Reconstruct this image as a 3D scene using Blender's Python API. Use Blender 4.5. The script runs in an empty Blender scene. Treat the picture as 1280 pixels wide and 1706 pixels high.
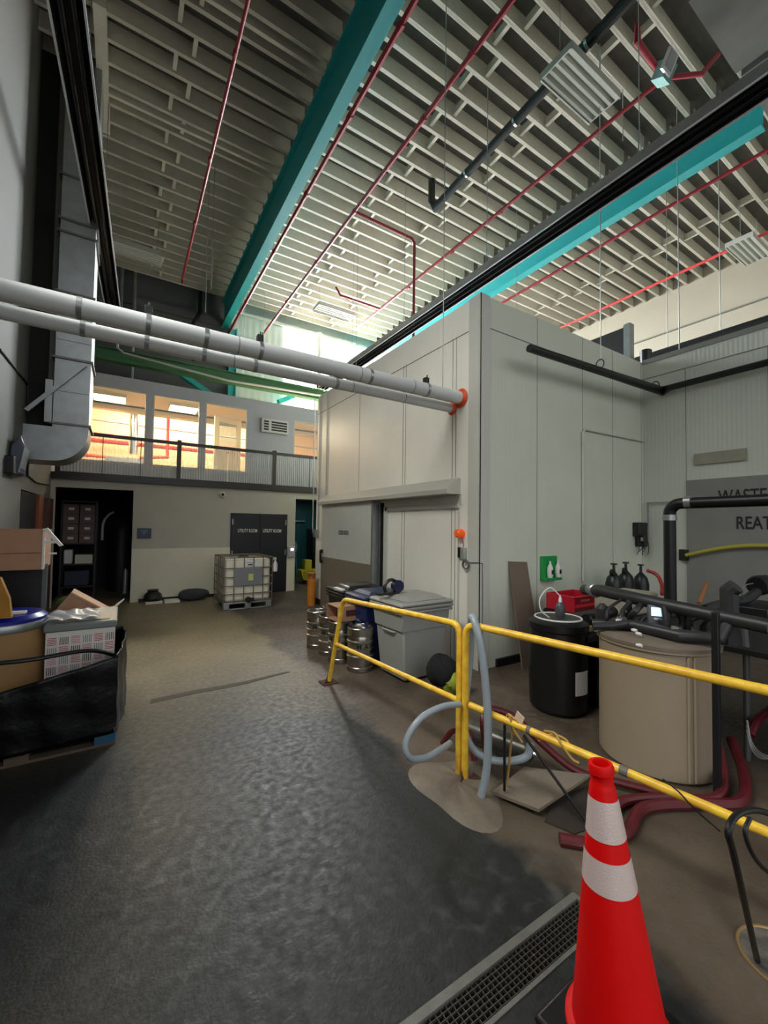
import bpy, bmesh, math, random
from mathutils import Vector, Matrix
random.seed(7)
C = bpy.context.scene.collection
PI = math.pi

# ---------------------------------------------------------------- camera
CAM_H, FPX = 1.8, 690.0
yaw, pitch, roll = math.atan(435/FPX), math.atan(23/FPX), math.radians(.8)
fw = Vector((math.sin(yaw)*math.cos(pitch), math.cos(yaw)*math.cos(pitch), math.sin(pitch)))
r0 = Vector((math.cos(yaw), -math.sin(yaw), 0)); u0 = r0.cross(fw)
rt = r0*math.cos(roll)+u0*math.sin(roll); up = -r0*math.sin(roll)+u0*math.cos(roll)
cam = bpy.data.objects.new('camera', bpy.data.cameras.new('camera')); C.objects.link(cam)
M = Matrix((rt, up, -fw)).transposed().to_4x4(); M.translation = (0, 0, CAM_H); cam.matrix_world = M
cam.data.sensor_fit = 'VERTICAL'; cam.data.sensor_height = 24; cam.data.lens = FPX/1706*24
cam.data.clip_start = .05; cam.data.clip_end = 200
bpy.context.scene.camera = cam

def P(px, py, **k):
    """survey helper: the point of the building on a known plane that a sight line meets"""
    d = fw+rt*(px-640)/FPX-up*(py-853)/FPX; o = Vector((0, 0, CAM_H))
    (ax, v), = k.items(); i = 'xyz'.index(ax)
    return o+d*((v-o[i])/d[i])

# ---------------------------------------------------------------- world, lights, exposure
vs = bpy.context.scene.view_settings
vs.view_transform = 'Standard'; vs.look = 'None'; vs.gamma = 1; vs.use_curve_mapping = False
vs.exposure = 0.22
w = bpy.data.worlds.new('world'); bpy.context.scene.world = w; w.use_nodes = True
w.node_tree.nodes['Background'].inputs[0].default_value = (.93, .97, 1, 1)
w.node_tree.nodes['Background'].inputs[1].default_value = 1.35
_n = w.node_tree.nodes; _l = w.node_tree.links      # overcast sky above the horizon, dark ground below
_tc = _n.new('ShaderNodeTexCoord'); _sx = _n.new('ShaderNodeSeparateXYZ'); _rp = _n.new('ShaderNodeValToRGB')
_l.new(_tc.outputs['Generated'], _sx.inputs[0]); _l.new(_sx.outputs[2], _rp.inputs[0])
_rp.color_ramp.elements[0].position = 0; _rp.color_ramp.elements[0].color = (.05, .05, .048, 1)
_rp.color_ramp.elements[1].position = .04; _rp.color_ramp.elements[1].color = (.93, .97, 1, 1)
_l.new(_rp.outputs[0], _n['Background'].inputs[0])

def area(name, loc, sx, sy, rot, power, col):
    l = bpy.data.lights.new(name, 'AREA'); l.shape = 'RECTANGLE'; l.size = sx; l.size_y = sy
    l.energy = power; l.color = col
    o = bpy.data.objects.new(name, l); C.objects.link(o); o.location = loc; o.rotation_euler = rot
    return o
# daylight outside the tall windows of the back wall
area('window_daylight', (8.5, 18.5, 9.0), 13, 7, (-PI/2, 0, 0), 31000, (.92, .965, 1))

# added fill light at an invented opening in the left wall, behind the camera
area('added_dock_fill', (-3.2, -4.2, 2.6), 4, 3.6, (PI/2, 0, -PI/2+.45), 60, (1, .97, .9))
# added fill for the cold room side, through made-up high openings beside the camera
area('added_side_fill', (-3.6, 3.2, 10.4), 7, 3, (PI/2-.8, 0, -PI/2), 1350, (.98, .98, .94))

# ---------------------------------------------------------------- helpers
def lin(c):
    return tuple(((v/255)/12.92 if v/255 <= .04045 else ((v/255+.055)/1.055)**2.4) for v in c)

def mat(name, col, rough=.6, metal=0, var=0, scale=6, bump=0, bscale=60, emit=None, es=1, col2=None, stripes=None, spec=.5):
    """procedural material: base colour mottled with noise towards col2, optional bump and raised ribs"""
    m = bpy.data.materials.new(name); m.use_nodes = True
    nt = m.node_tree; N = nt.nodes; L = nt.links; b = N['Principled BSDF']
    c = lin(col)+(1,)
    b.inputs['Base Color'].default_value = c
    b.inputs['Roughness'].default_value = rough; b.inputs['Metallic'].default_value = metal
    b.inputs['Specular IOR Level'].default_value = spec
    tc = N.new('ShaderNodeTexCoord')
    if var or col2:
        n = N.new('ShaderNodeTexNoise'); n.inputs['Scale'].default_value = scale; n.inputs['Detail'].default_value = 6
        L.new(tc.outputs['Object'], n.inputs['Vector'])
        r = N.new('ShaderNodeValToRGB'); r.color_ramp.elements[0].position = .35; r.color_ramp.elements[1].position = .7
        c2 = lin(col2)+(1,) if col2 else tuple(max(0, v*(1-var)) for v in c[:3])+(1,)
        r.color_ramp.elements[0].color = c2; r.color_ramp.elements[1].color = c
        L.new(n.outputs['Fac'], r.inputs['Fac']); L.new(r.outputs['Color'], b.inputs['Base Color'])
    h = None
    if bump:
        n2 = N.new('ShaderNodeTexNoise'); n2.inputs['Scale'].default_value = bscale; n2.inputs['Detail'].default_value = 4
        L.new(tc.outputs['Object'], n2.inputs['Vector']); h = n2.outputs['Fac']
        bp = N.new('ShaderNodeBump'); bp.inputs['Strength'].default_value = bump; bp.inputs['Distance'].default_value = .02
        L.new(h, bp.inputs['Height']); L.new(bp.outputs['Normal'], b.inputs['Normal'])
    if stripes:
        axis, freq, st = stripes
        wv = N.new('ShaderNodeTexWave'); wv.bands_direction = axis; wv.inputs['Scale'].default_value = freq
        L.new(tc.outputs['Object'], wv.inputs['Vector'])
        bp2 = N.new('ShaderNodeBump'); bp2.inputs['Strength'].default_value = st; bp2.inputs['Distance'].default_value = .01
        L.new(wv.outputs['Fac'], bp2.inputs['Height'])
        if bump: L.new(bp.outputs['Normal'], bp2.inputs['Normal'])
        L.new(bp2.outputs['Normal'], b.inputs['Normal'])
    if emit:
        b.inputs['Emission Color'].default_value = lin(emit)+(1,); b.inputs['Emission Strength'].default_value = es
    return m

def clear(name, col, alpha, rough=.1):
    m = bpy.data.materials.new(name); m.use_nodes = True; nt = m.node_tree; N = nt.nodes; L = nt.links
    b = N['Principled BSDF']; b.inputs['Base Color'].default_value = lin(col)+(1,); b.inputs['Roughness'].default_value = rough
    t = N.new('ShaderNodeBsdfTransparent'); mx = N.new('ShaderNodeMixShader'); mx.inputs[0].default_value = alpha
    L.new(t.outputs[0], mx.inputs[1]); L.new(b.outputs[0], mx.inputs[2])
    L.new(mx.outputs[0], N['Material Output'].inputs['Surface'])
    return m

def smooth_path(pts, n=6):
    pts = [Vector(p) for p in pts]
    if len(pts) < 3: return pts
    q = [pts[0]*2-pts[1]]+pts+[pts[-1]*2-pts[-2]]; out = []
    for i in range(1, len(q)-2):
        a, b, c, d = q[i-1:i+3]
        for k in range(n):
            t = k/n
            out.append(.5*((2*b)+(c-a)*t+(2*a-5*b+4*c-d)*t*t+(3*b-a-3*c+d)*t**3))
    out.append(pts[-1]); return out

class MB:
    def __init__(s): s.bm = bmesh.new()
    def box(s, a, b, rot=None, piv=None):
        a, b = Vector(a), Vector(b); c = (a+b)/2; d = b-a
        r = bmesh.ops.create_cube(s.bm, size=1)
        for v in r['verts']:
            p = Vector((v.co.x*d.x, v.co.y*d.y, v.co.z*d.z))
            if rot:
                pv = Vector(piv)-c if piv else Vector()
                p = rot @ (p-pv)+pv
            v.co = p+c
        return s
    def ring(s, c, x, y, r, n):
        return [s.bm.verts.new(c+x*math.cos(2*PI*i/n)*r+y*math.sin(2*PI*i/n)*r) for i in range(n)]
    def tube(s, pts, r, n=10, sm=0, cap=True):
        """round bar along pts; r a number or one radius per point"""
        pts = smooth_path(pts, sm) if sm else [Vector(p) for p in pts]
        rs = r if isinstance(r, (list, tuple)) else [r]*len(pts)
        t = (pts[1]-pts[0]).normalized(); x = t.orthogonal().normalized(); prev = None
        for i, p in enumerate(pts):
            if i == 0: tt = (pts[1]-p)
            elif i == len(pts)-1: tt = (p-pts[i-1])
            else: tt = (pts[i+1]-p).normalized()+(p-pts[i-1]).normalized()
            tt.normalize(); x = (x-tt*x.dot(tt)).normalized(); y = tt.cross(x)
            k = 1.0
            if 0 < i < len(pts)-1:
                k = 1/max(.6, math.cos((pts[i+1]-p).angle(p-pts[i-1], 0)/2))
            ring = s.ring(p, x, y, rs[i]*k, n)
            if prev:
                for j in range(n): s.bm.faces.new((prev[j], prev[(j+1) % n], ring[(j+1) % n], ring[j]))
            elif cap: s.bm.faces.new(ring[::-1])
            prev = ring
        if cap: s.bm.faces.new(prev)
        return s
    def lathe(s, prof, c=(0, 0, 0), n=32, axis='Z'):
        """prof: (radius, height) list turned about the axis"""
        c = Vector(c); x, y, z = {'Z': ((1, 0, 0), (0, 1, 0), (0, 0, 1)), 'X': ((0, 1, 0), (0, 0, 1), (1, 0, 0)), 'Y': ((0, 0, 1), (1, 0, 0), (0, 1, 0))}[axis]
        x, y, z = Vector(x), Vector(y), Vector(z); prev = None
        for (r, h) in prof:
            ring = s.ring(c+z*h, x, y, max(r, 1e-4), n)
            if prev:
                for j in range(n): s.bm.faces.new((prev[j], prev[(j+1) % n], ring[(j+1) % n], ring[j]))
            else: s.bm.faces.new(ring[::-1])
            prev = ring
        s.bm.faces.new(prev)
        return s
    def poly(s, pts, off):
        """flat outline pts extruded by the vector off"""
        off = Vector(off); a = [s.bm.verts.new(Vector(p)) for p in pts]; b = [s.bm.verts.new(Vector(p)+off) for p in pts]
        n = len(a); s.bm.faces.new(a[::-1]); s.bm.faces.new(b)
        for i in range(n): s.bm.faces.new((a[i], a[(i+1) % n], b[(i+1) % n], b[i]))
        return s
    def grid(s, f, nu, nv, thick=None):
        vs_ = [[s.bm.verts.new(f(i/nu, j/nv)) for j in range(nv+1)] for i in range(nu+1)]
        for i in range(nu):
            for j in range(nv): s.bm.faces.new((vs_[i][j], vs_[i+1][j], vs_[i+1][j+1], vs_[i][j+1]))
        return s
    def build(s, name, m, parent=None, bevel=0, smooth=True, solid=0, world=True):
        me = bpy.data.meshes.new(name)
        bmesh.ops.recalc_face_normals(s.bm, faces=s.bm.faces[:])
        off = Vector()
        if parent:
            if world:
                p = parent
                while p: off += p.location; p = p.parent
        else:
            co = [v.co for v in s.bm.verts]
            off = Vector(((min(c.x for c in co)+max(c.x for c in co))/2, (min(c.y for c in co)+max(c.y for c in co))/2, min(c.z for c in co)))
        for v in s.bm.verts: v.co -= off
        s.bm.to_mesh(me); s.bm.free()
        o = bpy.data.objects.new(name, me); C.objects.link(o)
        if parent: o.parent = parent
        else: o.location = off
        me.materials.append(m)
        if smooth:
            me.polygons.foreach_set('use_smooth', [True]*len(me.polygons))
            try: me.set_sharp_from_angle(angle=math.radians(35))
            except Exception: pass
        if bevel:
            b = o.modifiers.new('bevel', 'BEVEL'); b.width = bevel; b.segments = 2; b.limit_method = 'ANGLE'
        if solid:
            b = o.modifiers.new('solid', 'SOLIDIFY'); b.thickness = solid
        return o

def tag(o, label=None, cat=None, group=None, kind=None):
    if label: o['label'] = label
    if cat: o['category'] = cat
    if group: o['group'] = group
    if kind: o['kind'] = kind
    return o
def thing(name, loc, label, cat, group=None):
    o = bpy.data.objects.new(name, None); C.objects.link(o); o.location = loc; o.empty_display_size = .1
    return tag(o, label, cat, group)
def struct(o): o['kind'] = 'structure'; return o
def copy_tree(o, parent=None):
    c = o.copy(); C.objects.link(c)
    if parent: c.parent = parent
    for ch in [x for x in o.children]: copy_tree(ch, c)
    return c
def text(body, size, loc, rot, m, parent, name='lettering', stretch=1.0, depth=.001):
    cu = bpy.data.curves.new('t', 'FONT'); cu.body = body; cu.size = size; cu.align_x = 'CENTER'; cu.align_y = 'CENTER'
    cu.extrude = depth; cu.offset = size*.012
    o = bpy.data.objects.new('t', cu); C.objects.link(o)
    bpy.context.view_layer.update()
    me = bpy.data.meshes.new_from_object(o); bpy.data.objects.remove(o); bpy.data.curves.remove(cu)
    me.transform(Matrix.Diagonal((stretch, 1, 1, 1)))
    off = Vector(); p = parent
    me.transform(rot.to_4x4()); me.transform(Matrix.Translation(Vector(loc)))
    while p: off += p.location; p = p.parent
    me.transform(Matrix.Translation(-off)); me.materials.clear(); me.materials.append(m)
    n = bpy.data.objects.new(name, me); C.objects.link(n); n.parent = parent
    return n
R_FRONT = Matrix.Rotation(PI/2, 3, 'X')                                    # reads when one looks towards +Y
R_EAST = Matrix.Rotation(-PI/2, 3, 'Z') @ Matrix.Rotation(PI/2, 3, 'X')    # reads when one looks towards +X

# ---------------------------------------------------------------- materials
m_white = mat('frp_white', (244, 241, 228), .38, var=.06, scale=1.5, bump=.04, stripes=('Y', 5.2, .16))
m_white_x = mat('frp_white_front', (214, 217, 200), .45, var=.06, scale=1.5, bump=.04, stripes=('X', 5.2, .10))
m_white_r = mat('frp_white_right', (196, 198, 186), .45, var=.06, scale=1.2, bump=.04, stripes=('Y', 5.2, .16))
m_roofw = mat('white_roof', (232, 232, 226), .6, var=.05, scale=2)
m_seam = mat('seam', (120, 120, 112), .6)
m_trimw = mat('white_trim', (200, 200, 190), .4)
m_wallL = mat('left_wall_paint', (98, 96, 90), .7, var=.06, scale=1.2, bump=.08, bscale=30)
m_far = mat('far_wall_grey', (176, 171, 158), .75, var=.05, scale=2, bump=.1, bscale=40)
m_wains = mat('wainscot', (214, 208, 186), .5, var=.06, scale=2)
m_gray = mat('back_wall_block', (96, 98, 102), .8, var=.1, scale=1, bump=.1, bscale=10)
m_corr = mat('corrugated_panel', (175, 185, 180), .4, stripes=('X', 1.4, .8))
m_cream = mat('cream_wall', (168, 160, 142), .7, var=.05, scale=1, bump=.05, bscale=20)
m_deck = mat('roof_deck', (92, 89, 82), .8, var=.25, scale=5, stripes=('Y', 3, .5))
m_joist = mat('joist_paint', (212, 207, 192), .6, var=.08, scale=8)
m_teal = mat('teal_paint', (40, 168, 172), .45, var=.06, scale=3)
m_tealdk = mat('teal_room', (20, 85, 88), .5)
m_green = mat('green_paint', (70, 120, 80), .5, var=.1, scale=4)
m_red = mat('red_pipe', (150, 24, 44), .4, var=.15, scale=20)
m_black = mat('black_paint', (18, 18, 20), .5, var=.2, scale=12)
m_blackpl = mat('black_plastic', (14, 14, 15), .4)
m_matteblk = mat('dark_void', (8, 8, 9), .9)
m_edge = mat('bright_edge', (232, 234, 240), .32, .3)
m_rib = clear('ribbed_infill', (196, 198, 200), .45, .4)
m_chrome = mat('polished_metal', (220, 222, 225), .18, 1, bump=.03, bscale=20)
m_galv = mat('galvanised', (168, 172, 172), .38, .75, var=.18, scale=5, bump=.05, bscale=12)
m_steel = mat('keg_steel', (178, 172, 162), .28, 1, var=.2, scale=9, bump=.06, bscale=14)
m_pipew = mat('pipe_jacket', (214, 216, 214), .5, var=.06, scale=4)
m_orange = mat('orange_plastic', (225, 80, 30), .5)
m_yellow = mat('yellow_paint', (248, 208, 62), .36, var=.3, scale=14, bump=.06, bscale=60, col2=(222, 168, 52))
m_conered = mat('cone_red', (214, 5, 5), .5, var=.05, scale=9, spec=.25)
m_band = mat('reflective_band', (228, 206, 200), .3, .25, bump=.15, bscale=220)
m_glass = clear('window_glass', (230, 238, 240), .12, .05)
m_alum = mat('aluminium', (190, 192, 190), .4, .6)
m_dkframe = mat('rail_bronze', (36, 32, 32), .4)
m_card = mat('cardboard', (172, 130, 102), .85, var=.1, scale=10)
m_cardin = mat('cardboard_inside', (200, 160, 130), .85, var=.08, scale=10)
m_door = mat('door_black', (22, 23, 32), .45)
m_lett = mat('white_letter', (220, 220, 220), .6)
m_blkl = mat('black_letter', (24, 24, 24), .7)
m_paper = mat('paper', (220, 218, 214), .7)
# ================================================================ SETTING
def floor_material():
    m = bpy.data.materials.new('concrete_floor'); m.use_nodes = True; nt = m.node_tree; N = nt.nodes; L = nt.links
    b = N['Principled BSDF']; tc = N.new('ShaderNodeTexCoord')
    def noise(sc, det=8, dist=0):
        n = N.new('ShaderNodeTexNoise'); n.inputs['Scale'].default_value = sc; n.inputs['Detail'].default_value = det
        n.inputs['Distortion'].default_value = dist; L.new(tc.outputs['Object'], n.inputs['Vector']); return n.outputs['Fac']
    def ramp(f, p0, p1, c0, c1):
        r = N.new('ShaderNodeValToRGB'); e = r.color_ramp.elements; e[0].position = p0; e[1].position = p1
        e[0].color = c0; e[1].color = c1; L.new(f, r.inputs['Fac']); return r.outputs['Color']
    def mix(f, a, c):
        x = N.new('ShaderNodeMix'); x.data_type = 'RGBA'; L.new(f, x.inputs[0]); L.new(a, x.inputs[6]); L.new(c, x.inputs[7]); return x.outputs[2]
    def math_(op, a, b2):
        x = N.new('ShaderNodeMath'); x.operation = op
        for i, v in enumerate((a, b2)):
            if isinstance(v, (int, float)): x.inputs[i].default_value = v
            else: L.new(v, x.inputs[i])
        return x.outputs[0]
    coat = ramp(noise(.9), .3, .75, lin((26, 28, 27))+(1,), lin((40, 42, 41))+(1,))
    worn = ramp(noise(1.6, 10, .6), .3, .72, lin((68, 58, 47))+(1,), lin((104, 90, 75))+(1,))
    sx = N.new('ShaderNodeSeparateXYZ'); L.new(tc.outputs['Object'], sx.inputs[0])
    # worn bare concrete to the right of the guard rail, coated floor to the left
    edge = math_('ADD', sx.outputs[0], math_('MULTIPLY', math_('SUBTRACT', noise(1.8, 5), .5), .7))
    fac = ramp(edge, .0, 1.0, (0, 0, 0, 1), (1, 1, 1, 1))
    mr = N.new('ShaderNodeMapRange'); mr.inputs[1].default_value = 1.88; mr.inputs[2].default_value = 2.02; L.new(edge, mr.inputs[0])
    # brown film further down the aisle, with the warm light painted in
    far = N.new('ShaderNodeMapRange'); far.inputs[1].default_value = 4.4; far.inputs[2].default_value = 6.6; L.new(math_('ADD', sx.outputs[1], math_('MULTIPLY', noise(.8), 1.6)), far.inputs[0])
    lit_film = ramp(noise(.7, 6), .3, .7, lin((120, 107, 80))+(1,), lin((158, 142, 108))+(1,))
    base = mix(math_('MULTIPLY', far.outputs[0], .8), coat, lit_film)
    base = mix(mr.outputs[0], base, worn)
    # pale scuffs
    sc = math_('MULTIPLY', ramp(noise(11, 14, .3), .5, .74, (0, 0, 0, 1), (1, 1, 1, 1)), .3)
    pale = N.new('ShaderNodeRGB'); pale.outputs[0].default_value = lin((128, 130, 130))+(1,)
    base = mix(math_('MULTIPLY', sc, ramp(noise(.6, 3), .42, .66, (0, 0, 0, 1), (1, 1, 1, 1))), base, pale.outputs[0])
    spots = ramp(noise(26, 2), .74, .78, (0, 0, 0, 1), (1, 1, 1, 1))
    dk = N.new('ShaderNodeRGB'); dk.outputs[0].default_value = lin((40, 40, 38))+(1,)
    base = mix(math_('MULTIPLY', spots, .5), base, dk.outputs[0])
    L.new(base, b.inputs['Base Color'])
    rr = N.new('ShaderNodeMapRange'); rr.inputs[3].default_value = .40; rr.inputs[4].default_value = .62
    L.new(noise(20, 12, 0), rr.inputs[0]); rr.inputs[1].default_value = .35; rr.inputs[2].default_value = .65
    L.new(rr.outputs[0], b.inputs['Roughness'])
    bp = N.new('ShaderNodeBump'); bp.inputs['Strength'].default_value = .25; bp.inputs['Distance'].default_value = .01
    L.new(noise(60, 12), bp.inputs['Height']); L.new(bp.outputs[0], b.inputs['Normal'])
    return m

Y0 = -6.0
# floor with a slot for the trench drain (x .3..1.95, y 1.10..1.25)
f = MB()
f.box((-1.5, Y0, -.12), (14.4, 1.10, 0)); f.box((-1.5, 1.25, -.12), (14.4, 19, 0))
f.box((-1.5, 1.10, -.12), (-.4, 1.25, 0)); f.box((1.93, 1.10, -.12), (14.4, 1.25, 0)); f.box((-.4, 1.10, -.2), (1.93, 1.25, -.13))
fl = f.build('floor', floor_material()); struct(fl)
fl_off = fl.location.copy()
for v in fl.data.vertices: v.co += fl_off
fl.location = (0, 0, 0)

def wall(name, boxes, m):
    b = MB()
    for a, c in boxes: b.box(a, c)
    return struct(b.build(name, m, smooth=False))
wl = wall('wall_left', [((-1.44, Y0, 4.3), (-1.29, .8, 9.5)), ((-1.44, .8, 4.3), (-1.29, 5.4, 5.3)), ((-1.44, .8, 8.0), (-1.29, 5.4, 9.5)), ((-1.44, 5.4, 4.3), (-1.29, 8.06, 9.5)), ((-1.44, Y0, 0), (-1.29, -5.6, 4.3)), ((-1.44, -1.6, 0), (-1.29, 8.06, 4.3)), ((-1.44, 8.06, 2.27), (-1.29, 9.9, 9.5)), ((-1.44, 9.9, 0), (-1.29, 14.6, 9.5))], m_wallL)  # unseen dock and high side openings added to let the fill lights in
wall('wall_far', [((-1.29, 10.95, 2.52), (.19, 11.07, 2.69)), ((-1.29, 10.95, 0), (-1.21, 11.07, 2.52)), ((.19, 10.95, 0), (2.33, 11.07, 2.69)), ((2.33, 10.95, 2.05), (3.77, 11.07, 2.69)),
     ((3.77, 10.95, 0), (4.02, 11.07, 2.69)), ((4.02, 10.95, 2.51), (5.6, 11.07, 2.69)), ((5.6, 10.95, 0), (8.0, 11.07, 2.69))], m_far)
wall('trim_1', [((.19, 10.925, 0), (2.31, 10.955, 1.2)), ((3.79, 10.925, 0), (4.02, 10.955, 1.2))], m_wains)
struct(MB().box((.35, 10.91, 0), (2.3, 10.93, .07)).build('baseboard_far', m_black))
# mezzanine deck with a dark edge beam
mz = wall('mezzanine_floor', [((-1.29, 10.9, 2.69), (8, 17.6, 2.835))], m_dkframe)
# upper back wall : block part, light panels, windows
wall('wall_back_block', [((-1.29, 14.5, 5.3), (2.9, 14.7, 9.5)), ((-1.29, 14.38, 8.35), (2.9, 14.5, 8.6))], m_gray)
wall('wall_back', [((2.9, 14.5, 5.3), (4.7, 14.7, 9.5)), ((4.7, 14.5, 9.02), (14.2, 14.7, 9.5)), ((4.7, 14.5, 5.3), (14.2, 14.7, 5.95)), ((11.3, 14.5, 5.9), (14.2, 14.7, 9.1)), ((7.9, 14.5, 0), (14.2, 14.7, 5.3))], m_corr)
wall('trim_2', [((2.9, 14.4, 8.95), (14.2, 14.5, 9.04))], m_trimw)
wall('wall_right', [((14.2, Y0, 0), (14.35, 14.7, 9.5))], m_cream)
struct(MB().box((14.12, -2, 7.93), (14.2, 14.5, 7.96)).build('trim_3', m_seam))
win = thing('window_1', (9.3, 14.6, 5.95), 'tall bright daylight window band in the back wall', 'window'); win['kind'] = 'structure'
b = MB()
for x in (4.73, P(525, 560, y=14.55).x, P(559, 560, y=14.55).x, 7.4, 8.7, 10, 11.28): b.box((x-.025, 14.55, 5.95), (x+.025, 14.62, 9.02))
for z in (5.97, 7.48, 9.0): b.box((4.7, 14.55, z-.025), (11.3, 14.62, z+.025))
b.build('window_frame', m_alum, win)
MB().box((4.7, 14.59, 5.95), (11.3, 14.596, 9.02)).build('pane', m_glass, win)
# white downpipe in front of the window
b = MB(); q = P(533, 525, y=14.1); b.tube([(q.x, 14.1, 8.9), (q.x, 14.1, 5.4)], .09)
tag(b.build('downpipe', m_trimw), 'fat white vertical pipe in front of the bright back windows', 'pipe')

# ---- cold room (walk-in box), a white panel block
X0, X1, YN, YF, ZT = 3.83, 7.9, 3.8, 9.05, 4.82
cb = thing('cold_room', ((X0+X1)/2, (YN+YF)/2, 0), 'large white panelled cold room block with a sliding door', 'cold room'); cb['kind'] = 'structure'
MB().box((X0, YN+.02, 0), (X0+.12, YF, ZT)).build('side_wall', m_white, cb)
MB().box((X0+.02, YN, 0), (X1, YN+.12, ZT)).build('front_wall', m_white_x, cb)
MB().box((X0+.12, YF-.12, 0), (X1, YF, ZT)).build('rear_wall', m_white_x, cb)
MB().box((X0+.12, YN+.12, ZT-.12), (X1, YF-.12, ZT-.01)).build('roof_panel', m_roofw, cb)
MB().box((X0-.012, YN-.012, 0), (X0+.16, YN+.005, ZT+.01)).box((X0-.012, YN-.012, 0), (X0+.005, YN+.2, ZT+.01)).build('corner_trim', m_trimw, cb)
b = MB()
for y in (4.25, 4.32, 5.45, 5.52, 7.0): b.box((X0-.003, y, 0), (X0+.01, y+.008, ZT-.4 if y < 6 else ZT))
b.box((X0-.004, YN+.2, ZT-.42), (X0+.01, YF, ZT-.408))
b.build('panel_seam', m_seam, cb)
b = MB()
for x in (4.95, 6.05, 6.9, 7.84): b.box((x, YN-.003, 0), (x+.008, YN+.01, ZT))
b.box((X0+.16, YN-.004, ZT-.42), (X1, YN+.01, ZT-.408))
b.build('panel_seam', m_seam, cb)
b = MB().box((X0+.3, YN-.035, 0), (X1, YN, .1)).box((X0-.03, 8.5, 0), (X0, YF, .12)); b.build('base_strip', m_black, cb)
# door track cover
b = MB().poly([(X0, 4.15, 2.46), (X0-.06, 4.15, 2.455), (X0-.24, 4.15, 2.30), (X0-.24, 4.15, 2.235), (X0, 4.15, 2.235)], (0, 4.3, 0))
b.build('door_track_cover', mat('track_cover', (196, 194, 184), .35, .3), cb, bevel=.004)
MB().box((X0-.012, 4.13, 2.10), (X0, 6.05, 2.24)).build('header_trim', m_trimw, cb)
dr = MB().box((X0-.16, 6.22, .04), (X0-.05, 8.37, 2.25)).build('sliding_door', mat('cold_door', (196, 198, 190), .4, var=.04), cb, bevel=.006)
MB().box((X0-.166, 6.22, .05), (X0-.158, 8.35, 1.12)).build('kick_plate', mat('kick_plate', (158, 148, 132), .4, .5, var=.1, scale=50, bump=.3, bscale=90), dr)
MB().box((X0-.17, 6.17, .04), (X0-.04, 6.225, 2.25)).build('door_edge', m_galv, dr)
text('COLD BOX', .115, (X0-.165, 7.30, 1.65), R_EAST, m_blkl, dr, stretch=.72)
MB().box((X0-.2, 8.26, .98), (X0-.155, 8.34, 1.05)).box((X0-.2, 8.26, 1.2), (X0-.155, 8.34, 1.27)).box((X0-.22, 8.28, 1.0), (X0-.19, 8.32, 1.25)).build('handle', m_black, dr)
MB().box((X0-.006, 6.04, .0), (X0+.002, 6.18, 2.2)).build('door_gap', m_matteblk, cb)
b = MB().box((X0-.03, 5.94, 0), (X0, 6.04, 2.12)).box((X0-.03, 4.17, 2.05), (X0, 6.0, 2.12)).box((X0-.012, 4.16, 0), (X0, 4.19, 2.1)); b.build('door_frame', m_trimw, cb, bevel=.004)
# conduits, switch, beacon
for i, (px, bot) in enumerate(((524, 1.62), (533, 1.55), (545, 1.25))):
    y = P(px, 800, x=X0).y
    tag(MB().tube([(X0-.02, y, ZT-.02), (X0-.02, y, bot)], .013).build('conduit', m_alum), 'thin conduit down the cold room side, %s' % ('outermost, ending at the junction box', 'middle of the three', 'nearest the sliding door')[i], 'conduit', 'conduits on cold room side')
q = P(528, 888, x=X0)
t = thing('junction_box', (X0-.05, q.y, q.z), 'small metal switch box at the foot of conduits beside the passage', 'switch box')
MB().box((X0-.09, q.y-.13, q.z-.1), (X0, q.y-.02, q.z+.08)).build('case', m_galv, t, bevel=.006)
MB().box((X0-.07, q.y+.0, q.z-.06), (X0, q.y+.1, q.z+.07)).build('switch', m_chrome, t, bevel=.01)
q = P(770, 889, x=X0)
t = thing('warning_beacon', (X0, q.y, q.z), 'round orange warning beacon on the cold room wall', 'beacon')
MB().lathe([(.06, 0), (.06, -.03), (.055, -.03), (.055, -.09), (.035, -.11)], (X0, q.y, q.z), axis='X').build('lens', mat('beacon', (235, 92, 20), .3, emit=(255, 90, 20), es=.15), t)
MB().tube([(X0-.015, q.y-.02, q.z-.06), (X0-.03, q.y-.06, q.z-.14), (X0-.015, q.y-.04, 1.52)], .005, sm=4).build('wire', m_red, t)
t = thing('door_control', (X0, 4.08, 1.45), 'black and grey door control box under the orange beacon', 'control box')
MB().box((X0-.05, 4.09, 1.39), (X0, 4.15, 1.53)).build('button_panel', m_black, t, bevel=.004)
MB().box((X0-.06, 4.02, 1.38), (X0, 4.085, 1.53)).build('case', m_alum, t, bevel=.004)
b = MB()
for k in range(3): b.tube([(X0-.03-k*.01, 4.0+.055*math.cos(a*PI/8), 1.31+.055*math.sin(a*PI/8)) for a in range(17)], .007, n=6)
b.tube([(X0-.02, 3.95, 1.34), (X0-.02, 3.82, 1.35), (X0-.015, 3.79, 1.35), (X0+.04, YN-.015, 1.34), (X0+.045, YN-.015, .2)], .005, n=6)
tag(b.build('cable_coil', mat('grey_cable', (90, 92, 92), .5)), 'grey cable coiled on the wall below the door control', 'cable')

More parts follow.
